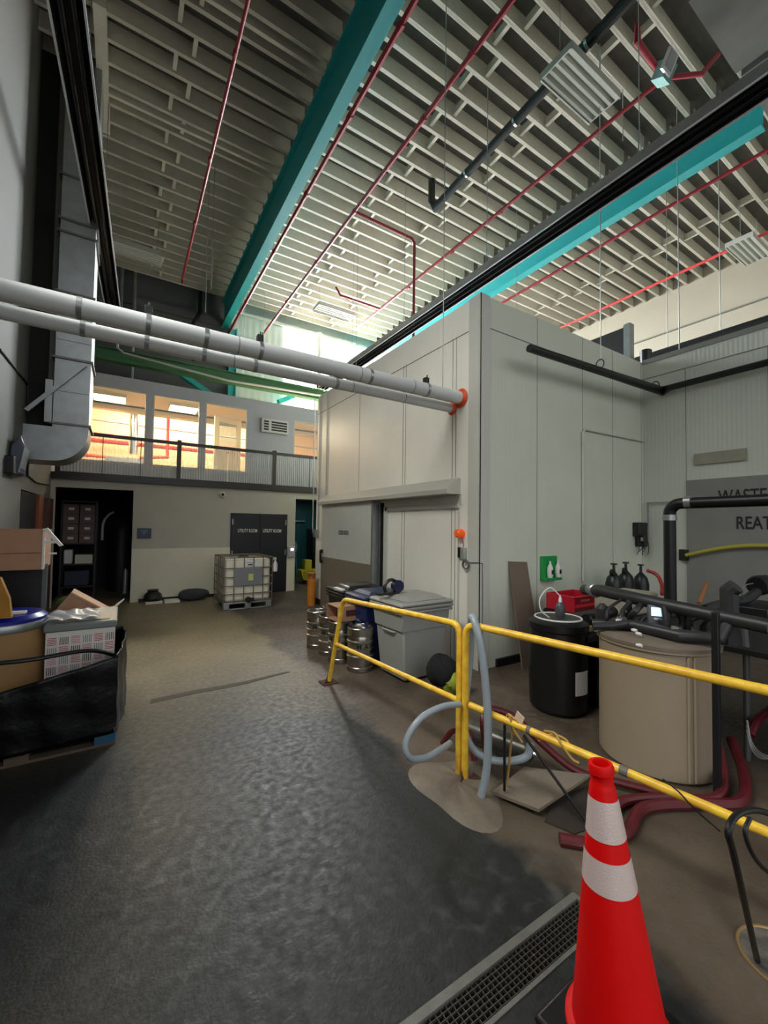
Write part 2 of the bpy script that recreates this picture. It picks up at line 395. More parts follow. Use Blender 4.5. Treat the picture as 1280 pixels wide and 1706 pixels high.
# right hand panelled wall (towards the camera) and things above it
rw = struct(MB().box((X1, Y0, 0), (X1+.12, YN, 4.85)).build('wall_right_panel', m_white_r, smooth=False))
b = MB()
for y in (1.0, 2.07, 3.12): b.box((X1-.004, y, 2.6 if y == 3.12 else 0), (X1+.01, y+.008, 4.5))
b.box((X1-.006, Y0, 4.5), (X1+.01, YN, 4.515)); b.box((X1-.012, Y0, 4.78), (X1+.0, YN, 4.86))
struct(b.build('trim_4', m_seam))
b = MB().box((X1-.025, -1, 0), (X1, 3.12, 2.62)); struct(b.build('trim_5', mat('grey_board', (128, 128, 122), .6, var=.1, scale=3)))
wt = thing('wall_lettering', (X1-.03, 2, 2), 'black stencilled WASTE TREATMENT lettering on the right wall', 'sign')
text('WASTE', .27, (X1-.032, 2.39, 2.32), R_EAST, m_blkl, wt, stretch=.66)
text('REATMENT', .27, (X1-.032, 2.02, 1.91), R_EAST, m_blkl, wt, stretch=.66)
b = MB().box((X1-.045, 2.33, 2.86), (X1-.026, 3.0, 3.04)); tag(b.build('wall_patch', mat('beige_tape', (150, 146, 128), .6, var=.15, scale=8)), 'beige patch strip stuck above the wall lettering', 'patch')
# yellow hose on wall
pts = [P(x, y, x=X1-.09) for x, y in ((1143, 925), (1180, 917), (1220, 911), (1280, 909))]; pts.append(pts[-1]+Vector((0, -1, 0)))
t = thing('yellow_strap', pts[0], 'flat yellow strap stretched across the grey wall below the lettering', 'strap')
MB().tube(pts, .03, sm=5).build('webbing', mat('yellow_web', (170, 160, 60), .6), t)
MB().box((X1-.1, pts[0].y-.02, pts[0].z-.09), (X1, pts[0].y+.1, pts[0].z+.09)).build('bracket', m_black, t, bevel=.01)
# dark container standing on the roof behind the corner
t = thing('rooftop_panel', (8.6, 4.8, 4.83), 'dark upright panel with a bright metal edge above the wall corner', 'panel')
MB().box((8.3, 4.3, 4.78), (8.38, 8.2, 5.80)).build('panel', m_dkframe, t)
MB().box((8.26, 4.2, 4.78), (8.42, 4.32, 5.84)).build('metal_post', m_galv, t)
tag(MB().lathe([(.1, 0), (.1, .42), (.08, .44)], (8.35, 3.95, 4.78)).build('black_canister', m_blackpl), 'short black cylinder beside the bright metal post above the wall', 'canister')
tag(MB().tube([(9.3, 5.0, 5.45), (9.3, -3, 5.45)], .07).build('black_roof_pipe', m_black), 'long black pipe running above the right panelled wall', 'pipe')
b = MB().box((X1+.12, Y0, 4.7), (14.2, YN+5, 4.78)); struct(b.build('roof_right_annex', m_roofw))
struct(MB().box((X1, YN+.13, 0), (X1+.12, YN+5, 4.78)).build('wall_annex', m_galv))

# ---- ceiling with joists
JZ = 9.2
ce = struct(MB().box((-1.44, Y0, JZ+.3), (14.35, 14.7, JZ+.42)).build('ceiling', m_deck, smooth=False))
proto = {}
for bay, (xa, xb) in enumerate(((-1.29, 2.62), (2.74, 8.42), (8.6, 14.2))):
    y = 4.775-.388*13
    n = 0
    while y < 14.4:
        if bay not in proto:
            b = MB().box((xa, -.012, JZ), (xb, .012, JZ+.3)).box((xa, -.03, JZ), (xb, .03, JZ+.015))
            o = b.build('joist', m_joist, ce, smooth=False, world=False); proto[bay] = o
        else:
            o = proto[bay].copy(); C.objects.link(o)
        o.location = Vector((0, y, 0))-ce.location; o['kind'] = 'structure'
        y += .388
# bridging rows
for xr in (.62, 4.75, 6.3, 11.9):
    b = MB(); y = 4.775-.388*12; k = 0
    while y < 14:
        s_ = .12 if k % 2 else -.12
        b.box((xr+s_-.03, y+.04, JZ+.04), (xr+s_+.03, y+.35, JZ+.055)); b.box((xr+s_-.012, y+.03, JZ+.05), (xr+s_+.012, y+.36, JZ+.2)) 
        y += .388; k += 1
    o = b.build('bridging', m_joist, ce, smooth=False)
b = MB()
for y in (6.1, 8.42):
    b.box((-1.29, y-.03, JZ-.04), (2.6, y+.03, JZ+.2))
b.box((-.58, 7.0, JZ-.05), (-.42, 9.3, JZ+.25))
b.build('header_joist', m_joist, ce, smooth=False)

def ibeam_y(name, xc, y0, y1, label, group, zb=8.3):
    b = MB(); b.box((xc-.1, y0, zb), (xc+.1, y1, zb+.03)); b.box((xc-.012, y0, zb+.03), (xc+.012, y1, 9.17)); b.box((xc-.1, y0, 9.15), (xc+.1, y1, 9.19))
    return tag(b.build(name, m_teal, smooth=False), label, 'beam', group)
ibeam_y('steel_beam', 2.67, -3, 14.4, 'long teal steel beam over the aisle, left of the red sprinkler pipe', 'teal roof beams')
ibeam_y('steel_beam', 8.50, 2.24, 14.4, 'teal steel beam above the cold room, beside the black heater', 'teal roof beams', 8.26)
t = thing('steel_column', (2.92, 14.3, 2.84), 'teal steel column against the back wall under the beam', 'column')
MB().box((2.8, 14.15, 5.38), (2.83, 14.4, 8.3)).box((3.02, 14.15, 5.38), (3.05, 14.4, 8.3)).box((2.83, 14.27, 5.38), (3.02, 14.29, 8.3)).build('column_shaft', m_teal, t)
a = P(490, 657, y=14.0); c = P(450, 670, y=14.0)
tag(MB().box((a.x-.6, 13.95, a.z-.2), (a.x+.35, 14.15, a.z-.05), Matrix.Rotation(-.5, 3, 'Y')).build('steel_brace', m_teal), 'short teal diagonal brace behind the office roof', 'brace')
tag(MB().box((1.3, 13.95, 6.05), (2.4, 14.15, 6.2), Matrix.Rotation(.5, 3, 'Y')).build('steel_brace', m_teal), 'teal diagonal brace in the dark bay left of the column', 'brace')

# green crane beam
b = MB().box((-1.28, 12.88, 6.03), (8.2, 13.12, 6.06)).box((-1.28, 12.99, 6.06), (8.2, 13.01, 6.36)).box((-1.28, 12.88, 6.34), (8.2, 13.12, 6.37))
tag(b.build('crane_beam', m_green, smooth=False), 'dark green horizontal beam above the office roof', 'beam')
pts = [P(195, 560, y=12.7), P(196, 580, y=12.7), P(206, 588, y=12.7), P(380, 634, y=12.7), P(540, 660, y=12.7)]
tag(MB().tube(pts, .034).build('roof_conduit', m_alum), 'grey pipe running just below the green beam', 'pipe')
for px, y0, y1 in ((204, 440, 565), (226, 445, 640)):
    a = P(px, y0, y=14.2); c = P(px, y1, y=14.2)
    tag(MB().tube([(a.x, 14.2, 9.3), (a.x, 14.2, c.z)], .05).build('wall_pipe', m_galv), 'grey vertical pipe on the dark back wall, %s' % ('nearer the left wall' if px == 204 else 'nearer the dark downspout'), 'pipe', 'vertical pipes on dark wall')
a = P(335, 460, y=14.2); c = P(333, 520, y=14.2)
tag(MB().tube([(a.x, 14.2, 9.3), (a.x, 14.2, c.z), P(322, 540, y=14.2), P(322, 600, y=14.2)], .06).build('wall_pipe', m_black), 'black kinked pipe on the dark back wall', 'pipe')

# ---- site office on the mezzanine
OF = 12.0
of = thing('site_office', (2, 12, 2.84), 'lit white panel office on the mezzanine behind the railing', 'office'); of['kind'] = 'structure'
m_off = mat('office_panel', (178, 180, 184), .5, var=.03)
wx = [(-1.2, .43, 3.25, 5.08), (.57, 1.68, 3.25, 5.08), (1.81, 2.93, 3.25, 5.08), (4.3, 5.5, 3.87, 4.96)]
b = MB(); edges = [-1.29]
for x0, x1, z0, z1 in wx:
    b.box((edges[-1], OF, 2.835), (x0, OF+.08, 5.38)); b.box((x0, OF, 2.835), (x1, OF+.08, z0)); b.box((x0, OF, z1), (x1, OF+.08, 5.38)); edges.append(x1)
b.box((5.5, OF, 2.835), (8, OF+.08, 5.38))
b.build('front_panel', m_off, of, smooth=False)
for i, (x0, x1, z0, z1) in enumerate(wx):
    b = MB().box((x0, OF+.01, z0), (x0+.03, OF+.07, z1)).box((x1-.03, OF+.01, z0), (x1, OF+.07, z1)).box((x0, OF+.01, z0), (x1, OF+.07, z0+.03)).box((x0, OF+.01, z1-.03), (x1, OF+.07, z1))
    wf = b.build('window_frame', m_trimw, of)
    MB().box((x0+.03, OF+.035, z0+.03), (x1-.03, OF+.041, z1-.03)).build('pane', m_glass, wf)
m_offin = mat('office_wall_warm', (235, 215, 170), .7, var=.05, stripes=('X', 2.0, .4))
m_offcl = mat('office_ceiling', (232, 205, 165), .8)
b = MB().box((-1.29, OF+.08, 5.3), (8, 14.9, 5.38)).box((-1.29, 14.7, 5.15), (8, 14.9, 5.3)).box((-1.29, 14.9, 6.2), (8, 17.6, 6.3)).box((-1.29, 14.8, 5.3), (8, 14.92, 6.3)); b.build('office_ceiling', m_offcl, of)
b = MB().box((-1.29, 17.5, 2.84), (8, 17.6, 6.2)).box((-1.4, OF+.08, 2.84), (-1.29, 17.6, 6.2)).box((7.9, OF+.08, 2.84), (8, 17.6, 6.2)); b.build('inner_wall', m_offin, of)
m_lamp = mat('lamp_warm', (255, 240, 205), .5, emit=(255, 226, 170), es=14)
for i, (px, py) in enumerate(((183, 664), (306, 682))):
    q = P(px, py, z=5.22)
    tg = thing('ceiling_light', (q.x, q.y, 5.22), 'glowing square ceiling light seen in the office, %s' % ('left one by the duct' if i == 0 else 'right one'), 'light', 'office ceiling lights')
    MB().box((q.x-.36, q.y-.32, 5.20), (q.x+.36, q.y+.32, 5.24)).build('diffuser', m_lamp, tg)
    MB().box((q.x-.39, q.y-.35, 5.215), (q.x+.39, q.y+.35, 5.298)).build('housing', m_trimw, tg)
    area('office_lamp', (q.x, q.y, 5.17), .7, .6, (0, 0, 0), 190, (1, .84, .6))
area('office_lamp', (4.8, 13.4, 5.2), .8, .8, (0, 0, 0), 190, (1, .84, .6))
area('hall_lamp', (2, 16.3, 6.1), 5, .8, (0, 0, 0), 420, (1, .86, .62))
# things seen through the office windows
m_redw = mat('red_pipe_in', (205, 50, 40), .5)
for z, lb in ((4.62, 'upper'), (4.42, 'lower')):
    tag(MB().tube([(-1.2, 16.2, z), (7.8, 16.2, z)], .07).build('red_pipe', m_redw), '%s red pipe running behind the office windows' % lb, 'pipe')
tag(MB().tube([(1.2, 15.6, 6.1), (1.2, 15.6, 4.0), (.4, 15.6, 3.9)], .05).build('red_pipe', m_redw), 'red drop pipe seen through the middle office window', 'pipe')
tag(MB().tube([(-1.15, 14.9, 3.0), (-1.15, 14.9, 3.75), (-.5, 14.9, 3.75)], .05).build('red_pipe', m_redw), 'small red bent pipe in the left office window', 'pipe')
tag(MB().tube([(-1.2, 16.0, 5.05), (7.8, 16.0, 4.95)], .03).build('steel_conduit', m_alum), 'thin silver conduit behind the office windows', 'conduit')
q = P(222, 740, y=15)
t = thing('exhaust_stack', (q.x, 15, 3.6), 'shiny round duct rising from a hood behind the left office window', 'duct')
MB().tube([(q.x, 15, 3.9), (q.x, 15, 5.2)], .13, n=20).build('duct_pipe', m_chrome, t)
MB().poly([(q.x-.7, 14.7, 3.3), (q.x+.3, 14.7, 3.3), (q.x+.45, 14.7, 3.75), (q.x-.7, 14.7, 3.75)], (0, .6, 0)).build('hood', m_galv, t)
q = P(380, 740, y=12.9)
t = thing('office_door', (q.x, 12.9, 2.84), 'open cream door with a glazed upper half inside the office', 'door')
rz = Matrix.Rotation(.25, 3, 'Z')
b = MB()
for a_, c_ in (((-.42, 0, 0), (-.28, .04, 2.1)), ((.28, 0, 0), (.42, .04, 2.1)), ((-.28, 0, 0), (.28, .04, 1.05)), ((-.28, 0, 1.95), (.28, .04, 2.1))): b.box(a_, c_)
o = b.build('door_leaf', m_offin, t, world=False); o.location = (0, 0, 0)
MB().box((-.28, .015, 1.05), (.28, .025, 1.95)).build('pane', clear('greenish_glass', (120, 150, 130), .55), o, world=False)
t.rotation_euler.z = .3
# wall air grille
q0 = P(436, 696, y=OF-.1); q1 = P(480, 725, y=OF-.1)
t = thing('air_conditioner', (q0.x, OF, q1.z), 'white louvred air conditioner grille on the office front', 'air conditioner')
b = MB().box((q0.x, OF-.14, q1.z), (q1.x, OF, q0.z)); b.build('case', m_trimw, t, bevel=.01)
b = MB(); h = (q0.z-q1.z)
for k in range(4):
    z = q1.z+.06+k*(h-.1)/4
    b.box((q0.x+.06, OF-.146, z), (q0.x+.2, OF-.138, z+.05)); b.box((q0.x+.28, OF-.146, z), (q1.x-.05, OF-.138, z+.05))
b.build('louvre_slots', m_dkframe, t)

# mezzanine railing with ribbed clear infill
t = thing('mezzanine_railing', (2, 10.95, 2.69), 'dark bronze railing with ribbed clear panels along the mezzanine', 'railing')
MB().box((-1.22, 10.86, 2.69), (7.9, 10.90, 2.85)).build('edge_channel', m_dkframe, t)
MB().box((-1.22, 10.90, 3.66), (7.9, 10.98, 3.73)).build('top_rail', m_dkframe, t)
for x in (-1.18, 1.09, 3.39, 5.7): MB().box((x-.045, 10.88, 2.80), (x+.045, 10.99, 3.77)).build('post', m_dkframe, t)
for xa, xb in ((-1.14, -.42), (-.41, .3), (.31, 1.04), (1.14, 2.2), (2.21, 3.34), (3.44, 4.4), (4.41, 5.6)):
    nz = int((xb-xa)/.028)
    MB().grid(lambda u, v: Vector((xa+(xb-xa)*u, 10.932+(.009 if round(u*nz) % 2 else -.009), 2.85+.81*v)), nz, 1).build('infill_panel', m_rib, t, smooth=False)
for x in (-.415, .305, 4.405): MB().box((x-.008, 10.915, 2.85), (x+.008, 10.95, 3.66)).build('divider', m_dkframe, t)
# ================================================================ CEILING SERVICES
def pipe(name, pts, r, m, label, cat='pipe', group=None, couplings=(), sm=0, n=10):
    t = thing(name, pts[0], label, cat, group)
    MB().tube(pts, r, n=n, sm=sm).build('pipe_run', m, t)
    for c, d in couplings:
        c = Vector(c); d = Vector(d).normalized()
        MB().tube([c-d*.04, c+d*.04], r*1.35, n=n).build('coupling', m, t)
    return t
YD = (0, 1, 0)
pipe('sprinkler_pipe', [(2.80, 1, 8.15), (2.80, 14.3, 8.15)], .036, m_red, 'red sprinkler pipe hugging the right edge of the teal beam', couplings=[((2.8, y, 8.15), YD) for y in (4.2, 5.6, 7.4, 9.4, 12)])
pipe('sprinkler_pipe', [(3.93, 0, 8.4), (3.93, 14.3, 8.4)], .036, m_red, 'red sprinkler pipe that carries the bent drop branch', couplings=[((3.93, y, 8.4), YD) for y in (4.1, 5.2, 7.57, 9.6, 11.8)])
pipe('sprinkler_drop', [(3.93, 7.57, 8.4), (5.42, 7.57, 8.4), (5.5, 7.57, 8.32), (5.5, 7.57, 4.82)], .032, m_red, 'red branch pipe dropping straight into the cold room roof')
pipe('sprinkler_pipe', [(1.13, 1, 8.4), (1.17, 12.3, 8.4), (1.17, 12.3, 8.3)], .022, m_red, 'dark red sprinkler pipe in the dark left bay', couplings=[((1.14, y, 8.4), YD) for y in (5.9, 7.9, 9.8)])
pipe('sprinkler_pipe', [(6.5, 2.8, 8.4), (6.43, 12.2, 8.4)], .034, m_red, 'red sprinkler pipe left of the black heater over the cold room', couplings=[((6.49, y, 8.4), YD) for y in (4.1, 5.9, 7.4, 9.2)])
pipe('sprinkler_branch', [(6.5, 2.8, 8.4), (5.75, 2.8, 8.45), (5.75, 2.8, 8.7)], .034, m_red, 'short red branch bending up beside the square flood light')
pipe('sprinkler_branch', [(6.5, 2.8, 8.4), (6.95, 2.5, 8.45), (7.1, 2.35, 8.7)], .034, m_red, 'short red branch bending up towards the big grey duct')
pipe('sprinkler_pipe', [(9.26, 1, 8.4), (9.25, 14, 8.4)], .034, m_red, 'dark red sprinkler pipe just right of the second teal beam')
pipe('sprinkler_pipe', [(11.8, 1, 8.4), (12.2, 14, 8.4)], .034, mat('bright_red_pipe', (205, 60, 60), .4), 'bright red sprinkler pipe beside the cream right wall')
pipe('sprinkler_branch', [(6.43, 10.6, 8.4), (5.1, 10.6, 8.4), (4.95, 10.6, 8.6)], .03, m_red, 'thin red cross branch far off over the cold room')
t = pipe('drain_pipe', [(5.26, 1.5, 8.6), (5.43, 6.5, 8.6), (5.45, 6.75, 8.6), (5.38, 6.8, 8.75), (5.38, 6.8, 9.2)], .075, m_blackpl, 'thick black pipe slung below the joists behind the louvred light')
for y in (3.25, 4.55, 5.75): MB().lathe([(.082, -.02), (.082, .02)], (5.26+.17*(y-1.5)/5, y, 8.6), axis='Y').build('clamp', m_chrome, t)

# roof duct at the upper right
t = thing('roof_duct', (6.6, 2.2, 8.3), 'large grey rectangular duct under the roof at the upper right', 'duct')
m_duct = mat('dull_duct', (120, 120, 116), .6, .3, var=.15, scale=4)
MB().box((5.75, -1.5, 8.35), (7.25, 2.2, 9.15)).build('duct_body', m_duct, t)
MB().box((7.3, 1.2, 8.3), (9.4, 2.15, 8.9)).build('duct_branch', m_duct, t)
MB().box((5.7, 1.2, 8.32), (7.3, 1.26, 9.17)).build('flange', m_galv, t)

# louvred high bay light fixtures (unlit)
m_lumi = mat('fixture_white', (196, 198, 190), .4, .2)
def fixture(loc, rz, L=1.2, W=.5):
    t = thing('high_bay_light', (0, 0, 0), '', 'light', 'hanging louvred light fixtures')
    b = MB().box((-L/2, -W/2, .0), (L/2, -W/2+.02, .1)).box((-L/2, W/2-.02, 0), (L/2, W/2, .1)).box((-L/2, -W/2, .1), (L/2, W/2, .12)).box((-L/2, -W/2, .02), (-L/2+.02, W/2, .1)).box((L/2-.02, -W/2, .02), (L/2, W/2, .1))
    b.build('housing', m_lumi, t, world=False)
    for k in range(5):
        y = -W/2+W*(k+.5)/5
        MB().poly([(-L/2+.02, y-.045, .085), (-L/2+.02, y-.02, .02), (-L/2+.02, y+.02, .02), (-L/2+.02, y+.045, .085)], (L-.04, 0, 0)).build('reflector_fin', m_lumi, t, world=False)
    MB().box((-.25, -.06, .12), (.25, .06, .17)).build('ballast', m_galv, t, world=False)
    MB().tube([(-L/2+.1, 0, .12), (-L/2+.1, 0, 1.02)], .005, n=5).tube([(L/2-.1, 0, .12), (L/2-.1, 0, 1.02)], .005, n=5).build('hanging_wire', m_galv, t, world=False)
    t.location = loc; t.rotation_euler.z = rz
    return t
fx = fixture((5.48, 3.45, 8.2), 0); fx['label'] = 'nearest unlit louvred light, over the cold room corner beside the thick black pipe'
for loc, lb in (((5.25, 11.3, 8.2), 'small far louvred light hanging in front of the bright back windows'), ((.03, 11.4, 8.2), 'louvred light in the dark left bay near the left heater'), ((12.0, 3.45, 8.2), 'louvred light at the right edge beside the cream wall')):
    c = copy_tree(fx); c.location = loc; c['label'] = lb
q = P(1105, 112, z=8.3)
t = thing('flood_light', q, 'small square flood light with a pale lens among the red branches', 'light')
rzz = Matrix.Rotation(.5, 3, 'X')
MB().box(q+Vector((-.11, -.1, -.12)), q+Vector((.11, -.06, .12)), rzz).build('lens_frame', m_lett, t)
MB().box(q+Vector((-.08, -.11, -.09)), q+Vector((.08, -.095, .09)), rzz).build('lens', m_galv, t)
MB().box(q+Vector((.0, -.06, -.1)), q+Vector((.2, .12, .12)), rzz).build('housing', mat('pale_teal', (120, 160, 155), .5), t)

# radiant tube heaters
def heater(name, a, c, tilt, label, sc=1.0, wing=0):
    a, c = Vector(a), Vector(c); t = thing(name, a, label, 'heater', 'black radiant tube heaters')
    d = (c-a).normalized(); s = d.cross(Vector((0, 0, 1))).normalized(); s = Matrix.Rotation(tilt, 3, d) @ s; u = s.cross(d); s = s*sc; u = u*sc
    prof = [(-.2, -.03), (-.17, .06), (-.1, .12), (.1, .12), (.17, .06), (.2, -.03), (.19, -.03), (.16, .05), (.1, .105), (-.1, .105), (-.16, .05), (-.19, -.03)]
    MB().poly([a+s*x+u*z for x, z in prof], c-a).build('reflector', m_black, t)
    if wing:
        MB().poly([a+s*-.2+u*-.03, a+s*-.34+u*.05, a+s*-.34+u*.07, a+s*-.2+u*-.01], c-a).poly([a+s*.2+u*-.03, a+s*.27+u*.03, a+s*.27+u*.05, a+s*.2+u*-.01], c-a).build('side_wing', m_galv, t)
    for sx in (-1, 1): MB().poly([a+s*sx*.2+u*-.045+s*i*.014+u*j*.014 for i, j in ((-1, -1), (1, -1), (1, 1), (-1, 1))], c-a).build('edge_trim', m_edge, t)
    for sx in (-.075, .075): MB().tube([a+s*sx+u*.01, c+s*sx+u*.01], .04*sc, n=12).build('burner_tube', mat('burner_tube', (34, 32, 34), .3, .6), t)
    for e in (a, c): MB().box(e-Vector((.15, .02, .0)), e+Vector((.15, .02, .1))).build('end_cap', m_black, t)
    k = 1
    n = int((c-a).length/2.4)
    for k in range(1, n+1):
        p = a+d*(k*2.4-.6)
        MB().tube([p+s*.12+u*.12, p+Vector((0, 0, .5)), p-s*.12+u*.12], .006, n=5).tube([p+Vector((0, 0, .5)), Vector((p.x, p.y, 9.25))], .006, n=5).build('hanger_chain', m_galv, t)
    return t
heater('tube_heater', (-.69, 2.0, 6.6), (-.33, 10.95, 6.6), 0, 'black heater with bright edges running along the left wall', .72)
heater('tube_heater', (4.95, .6, 5.95), (5.0, 11.6, 5.95), .35, 'black heater running diagonally over the cold room beside the teal beam', .55, 1)

# hanger rods from the roof
rod = MB().tube([(0, 0, 0), (0, 0, 1)], .007, n=6).build('hanger_rod', m_galv, smooth=True)
tag(rod, 'thin steel hanger rod dropping from the roof', 'rod', 'steel hanger rods')
rod.data.materials[0] = mat('rod_steel', (170, 170, 165), .4, .7)
first = True
for x, y, zb, lb in ((1.30, 9.0, 6.1, 'left one of the two in the dark bay'), (1.40, 9.0, 6.6, 'right one of the two in the dark bay'), (5.96, 3.45, 4.25, 'holding the near black wall pipe'), (8.0+.0, 3.25, 4.15, 'holding the elbow of the black wall pipe'),
        (3.5, 4.15, 3.62, 'long one in front of the cold room corner'), (7.6, 6.4, 4.83, 'landing on the cold room roof'), (6.9, 3.6, 8.3, 'short one near the black heater'),
        (9.8, 4.2, 4.8, 'right of the second teal beam'), (10.6, 4.3, 4.8, 'before the cream wall'), (9.3, 3.1, 5.5, 'holding the black roof pipe'), (3.0, 13.0, 6.37, 'beside the teal column'), (3.6, 13.0, 6.37, 'in front of the ribbed back panel'), (4.3, 13.0, 6.37, 'left of the bright windows'), (4.9, 9.2, 4.83, 'over the far cold room roof')):
    o = rod if first else rod.copy()
    if not first: C.objects.link(o)
    first = False
    o.location = (x, y, zb); o.scale = (1, 1, 9.22-zb); o['label'] = 'thin steel rod from the roof, '+lb
# pale jacketed pipes crossing the aisle
def jacketed(z, y, r, clamps, label):
    t = thing('jacketed_pipe', (-1.29, y, z), label, 'pipe', 'pale jacketed pipes')
    MB().tube([(-1.29, y, z), (3.83, y, z)], r, n=20).build('jacket', m_pipew, t)
    MB().lathe([(r*1.25, 0), (r*1.5, -.015), (r*1.05, -.05)], (3.83, y, z), axis='X').build('wall_flange', m_orange, t)
    for x, knob in clamps:
        MB().lathe([(r*1.05, -.018), (r*1.05, .018)], (x, y, z), axis='X').build('clamp', m_galv, t)
        if knob: MB().box((x-.03, y-.03, z+r), (x+.03, y+.03, z+r+.07)).tube([(x, y-.02, z+r), (x, y-.02, z+r+.1)], .008).build('clamp_knob', m_black, t, bevel=.005)
    for x in (-.9, 0.9, 2.25, 3.0): MB().lathe([(r*1.01, -.004), (r*1.01, .004)], (x, y, z), axis='X').build('jacket_seam', m_seam, t)
jacketed(3.54, 4.15, .085, [(P(133, 500, y=4.15).x, 0), (P(247, 540, y=4.15).x, 1), (P(343, 560, y=4.15).x, 0), (P(433, 580, y=4.15).x, 1), (P(615, 620, y=4.15).x, 0), (P(710, 645, y=4.15).x, 1)], 'upper thicker pale pipe crossing from the left wall to the cold room')
jacketed(3.44, 4.32, .062, [(P(139, 530, y=4.32).x, 0), (P(245, 550, y=4.32).x, 0), (P(340, 575, y=4.32).x, 0), (P(425, 595, y=4.32).x, 0), (P(560, 625, y=4.32).x, 0)], 'lower thinner pale pipe crossing from the left wall to the cold room')
# black pipe hung in front of the cold room
a, c = P(882, 580, y=3.45), P(1115, 658, y=3.45)
t = pipe('black_wall_pipe', [a, (7.85, 3.45, 4.20), (8.0-.25, 3.3, 4.2), (7.72, 1.0, 4.22), (7.72, -1, 4.22)], .05, m_blackpl, 'black pipe hung along the front of the cold room and right wall')
for x in (5.94, 7.6): MB().tube([(x, 3.45+.06*math.cos(k*PI/6), 4.25+.07*math.sin(k*PI/6)) for k in range(13)], .008, n=6).build('ring_hanger', m_black, t)
# conduit on the cold room front
pipe('white_conduit', [(7.88, 3.775, 3.38), (6.08, 3.775, 3.35), (6.02, 3.775, 3.29), (6.02, 3.775, 1.0)], .016, m_trimw, 'white conduit with a right angle bend on the cold room front', 'conduit')
pipe('grey_conduit', [(7.86, 3.7, 1.85), (7.84, 3.7, 2.27), (7.86, 2.0, 2.27)], .012, m_galv, 'thin grey conduit above the black wall box in the corner', 'conduit')
t = thing('wall_box', (7.7, 3.7, 1.6), 'black electrical box with tangled wires in the wall corner', 'electrical box')
MB().box((7.52, 3.68, 1.68), (7.8, 3.8, 1.92)).box((7.6, 3.64, 1.5), (7.72, 3.8, 1.7)).build('case', m_black, t, bevel=.012)
b = MB()
for k in range(7): x = 7.5+.05*k; b.tube([(x, 3.72, 1.72), (x+random.uniform(-.08, .08), 3.66, 1.5), (x+random.uniform(-.05, .05), 3.7, 1.36+.05*(k % 3))], .006, n=5, sm=4)
b.build('wires', m_blackpl, t)
MB().box((7.56, 3.66, 1.6), (7.68, 3.68, 1.66)).build('label_plate', m_alum, t)

# ================================================================ LEFT WALL
t = thing('ventilation_duct', (-.9, 8.4, 2.7), 'big galvanised duct coming down the left wall and elbowing into it', 'duct')
DY0, DY1 = 8.0, 8.7
MB().box((-.95, DY0, 3.28), (-.50, DY1, 9.4)).build('duct_riser', m_galv, t, smooth=False)
pr_ = [(-.95, 3.28), (-.50, 3.28)]+[(-.95+.45*math.cos(a), 3.22+.5*math.sin(a)) for a in [-k*PI/16 for k in range(0, 9)]]+[(-1.29, 2.72), (-1.29, 3.24), (-.95, 3.24)]
MB().poly([(x, DY0, z) for x, z in pr_], (0, DY1-DY0, 0)).build('duct_elbow', m_galv, t)
for z in (3.3, 4.32, 5.35, 6.3, 6.5, 7.2): MB().box((-.985, DY0-.03, z-.015), (-.47, DY1+.02, z+.015)).build('flange', mat('flange_dark', (120, 120, 116), .5, .6), t)
for z in (3.8, 4.6): MB().box((-.95, DY0-.004, z), (-.5, DY0+.002, z+.006)).build('seam', m_seam, t)
MB().poly([(-1.28, 7.95, 3.45), (-1.23, 7.95, 3.42), (-.55, 7.95, 4.25), (-.60, 7.95, 4.28)], (0, .03, 0)).build('brace', m_galv, t)
MB().box((-1.04, 8.15, 3.3), (-.95, 8.2, 9.2)).build('back_strip', m_wallL, t)
tag(MB().box((-1.29, 8.2, 2.75), (-1.0, 8.6, 9.2)).build('shadow_filler', mat('shadow_dark', (26, 23, 20), .8)), 'added dark upright standing in for shadow between the left wall and the silver duct', 'column')  # near-black block added to paint the duct's shadow band on the wall
MB().box((-1.05, 7.98, 3.3), (-.96, 8.05, 3.95)).box((-1.02, 7.97, 3.35), (-1.0, 7.99, 3.9)).build('damper_motor', m_galv, t)
b = MB(); 
for a, c in ((440, 540), (470, 530)):
    pass
t = thing('wall_lamp', P(20, 755, x=-1.29), 'grey glass fronted lamp unit jutting from the left wall', 'wall lamp')
q = P(22, 757, x=-1.26)
MB().poly([(-1.28, q.y-.1, q.z-.30), (-1.18, q.y-.1, q.z-.26), (-1.13, q.y-.1, q.z+.1), (-1.18, q.y-.1, q.z+.26), (-1.28, q.y-.1, q.z+.1)], (0, .35, 0)).build('housing', mat('lamp_grey', (86, 92, 104), .25, .2), t, bevel=.02)
MB().box((-1.30, q.y-.3, q.z-.28), (-1.2, q.y+.15, q.z-.05)).build('mount', m_black, t, bevel=.01)
MB().poly([(-1.178, q.y-.11, q.z-.24), (-1.126, q.y-.11, q.z+.1), (-1.135, q.y-.11, q.z+.1), (-1.185, q.y-.11, q.z-.24)], (0, .37, 0)).build('lens', m_galv, t)
pts = [P(x, y, x=-1.275) if False else P(x, y, **{'x': -1.275}) for x, y in ((0, 582), (46, 640), (46, 792), (60, 803), (82, 808))]
pipe('left_conduit', pts, .012, m_black, 'thin dark conduit angling down the left wall', 'conduit')
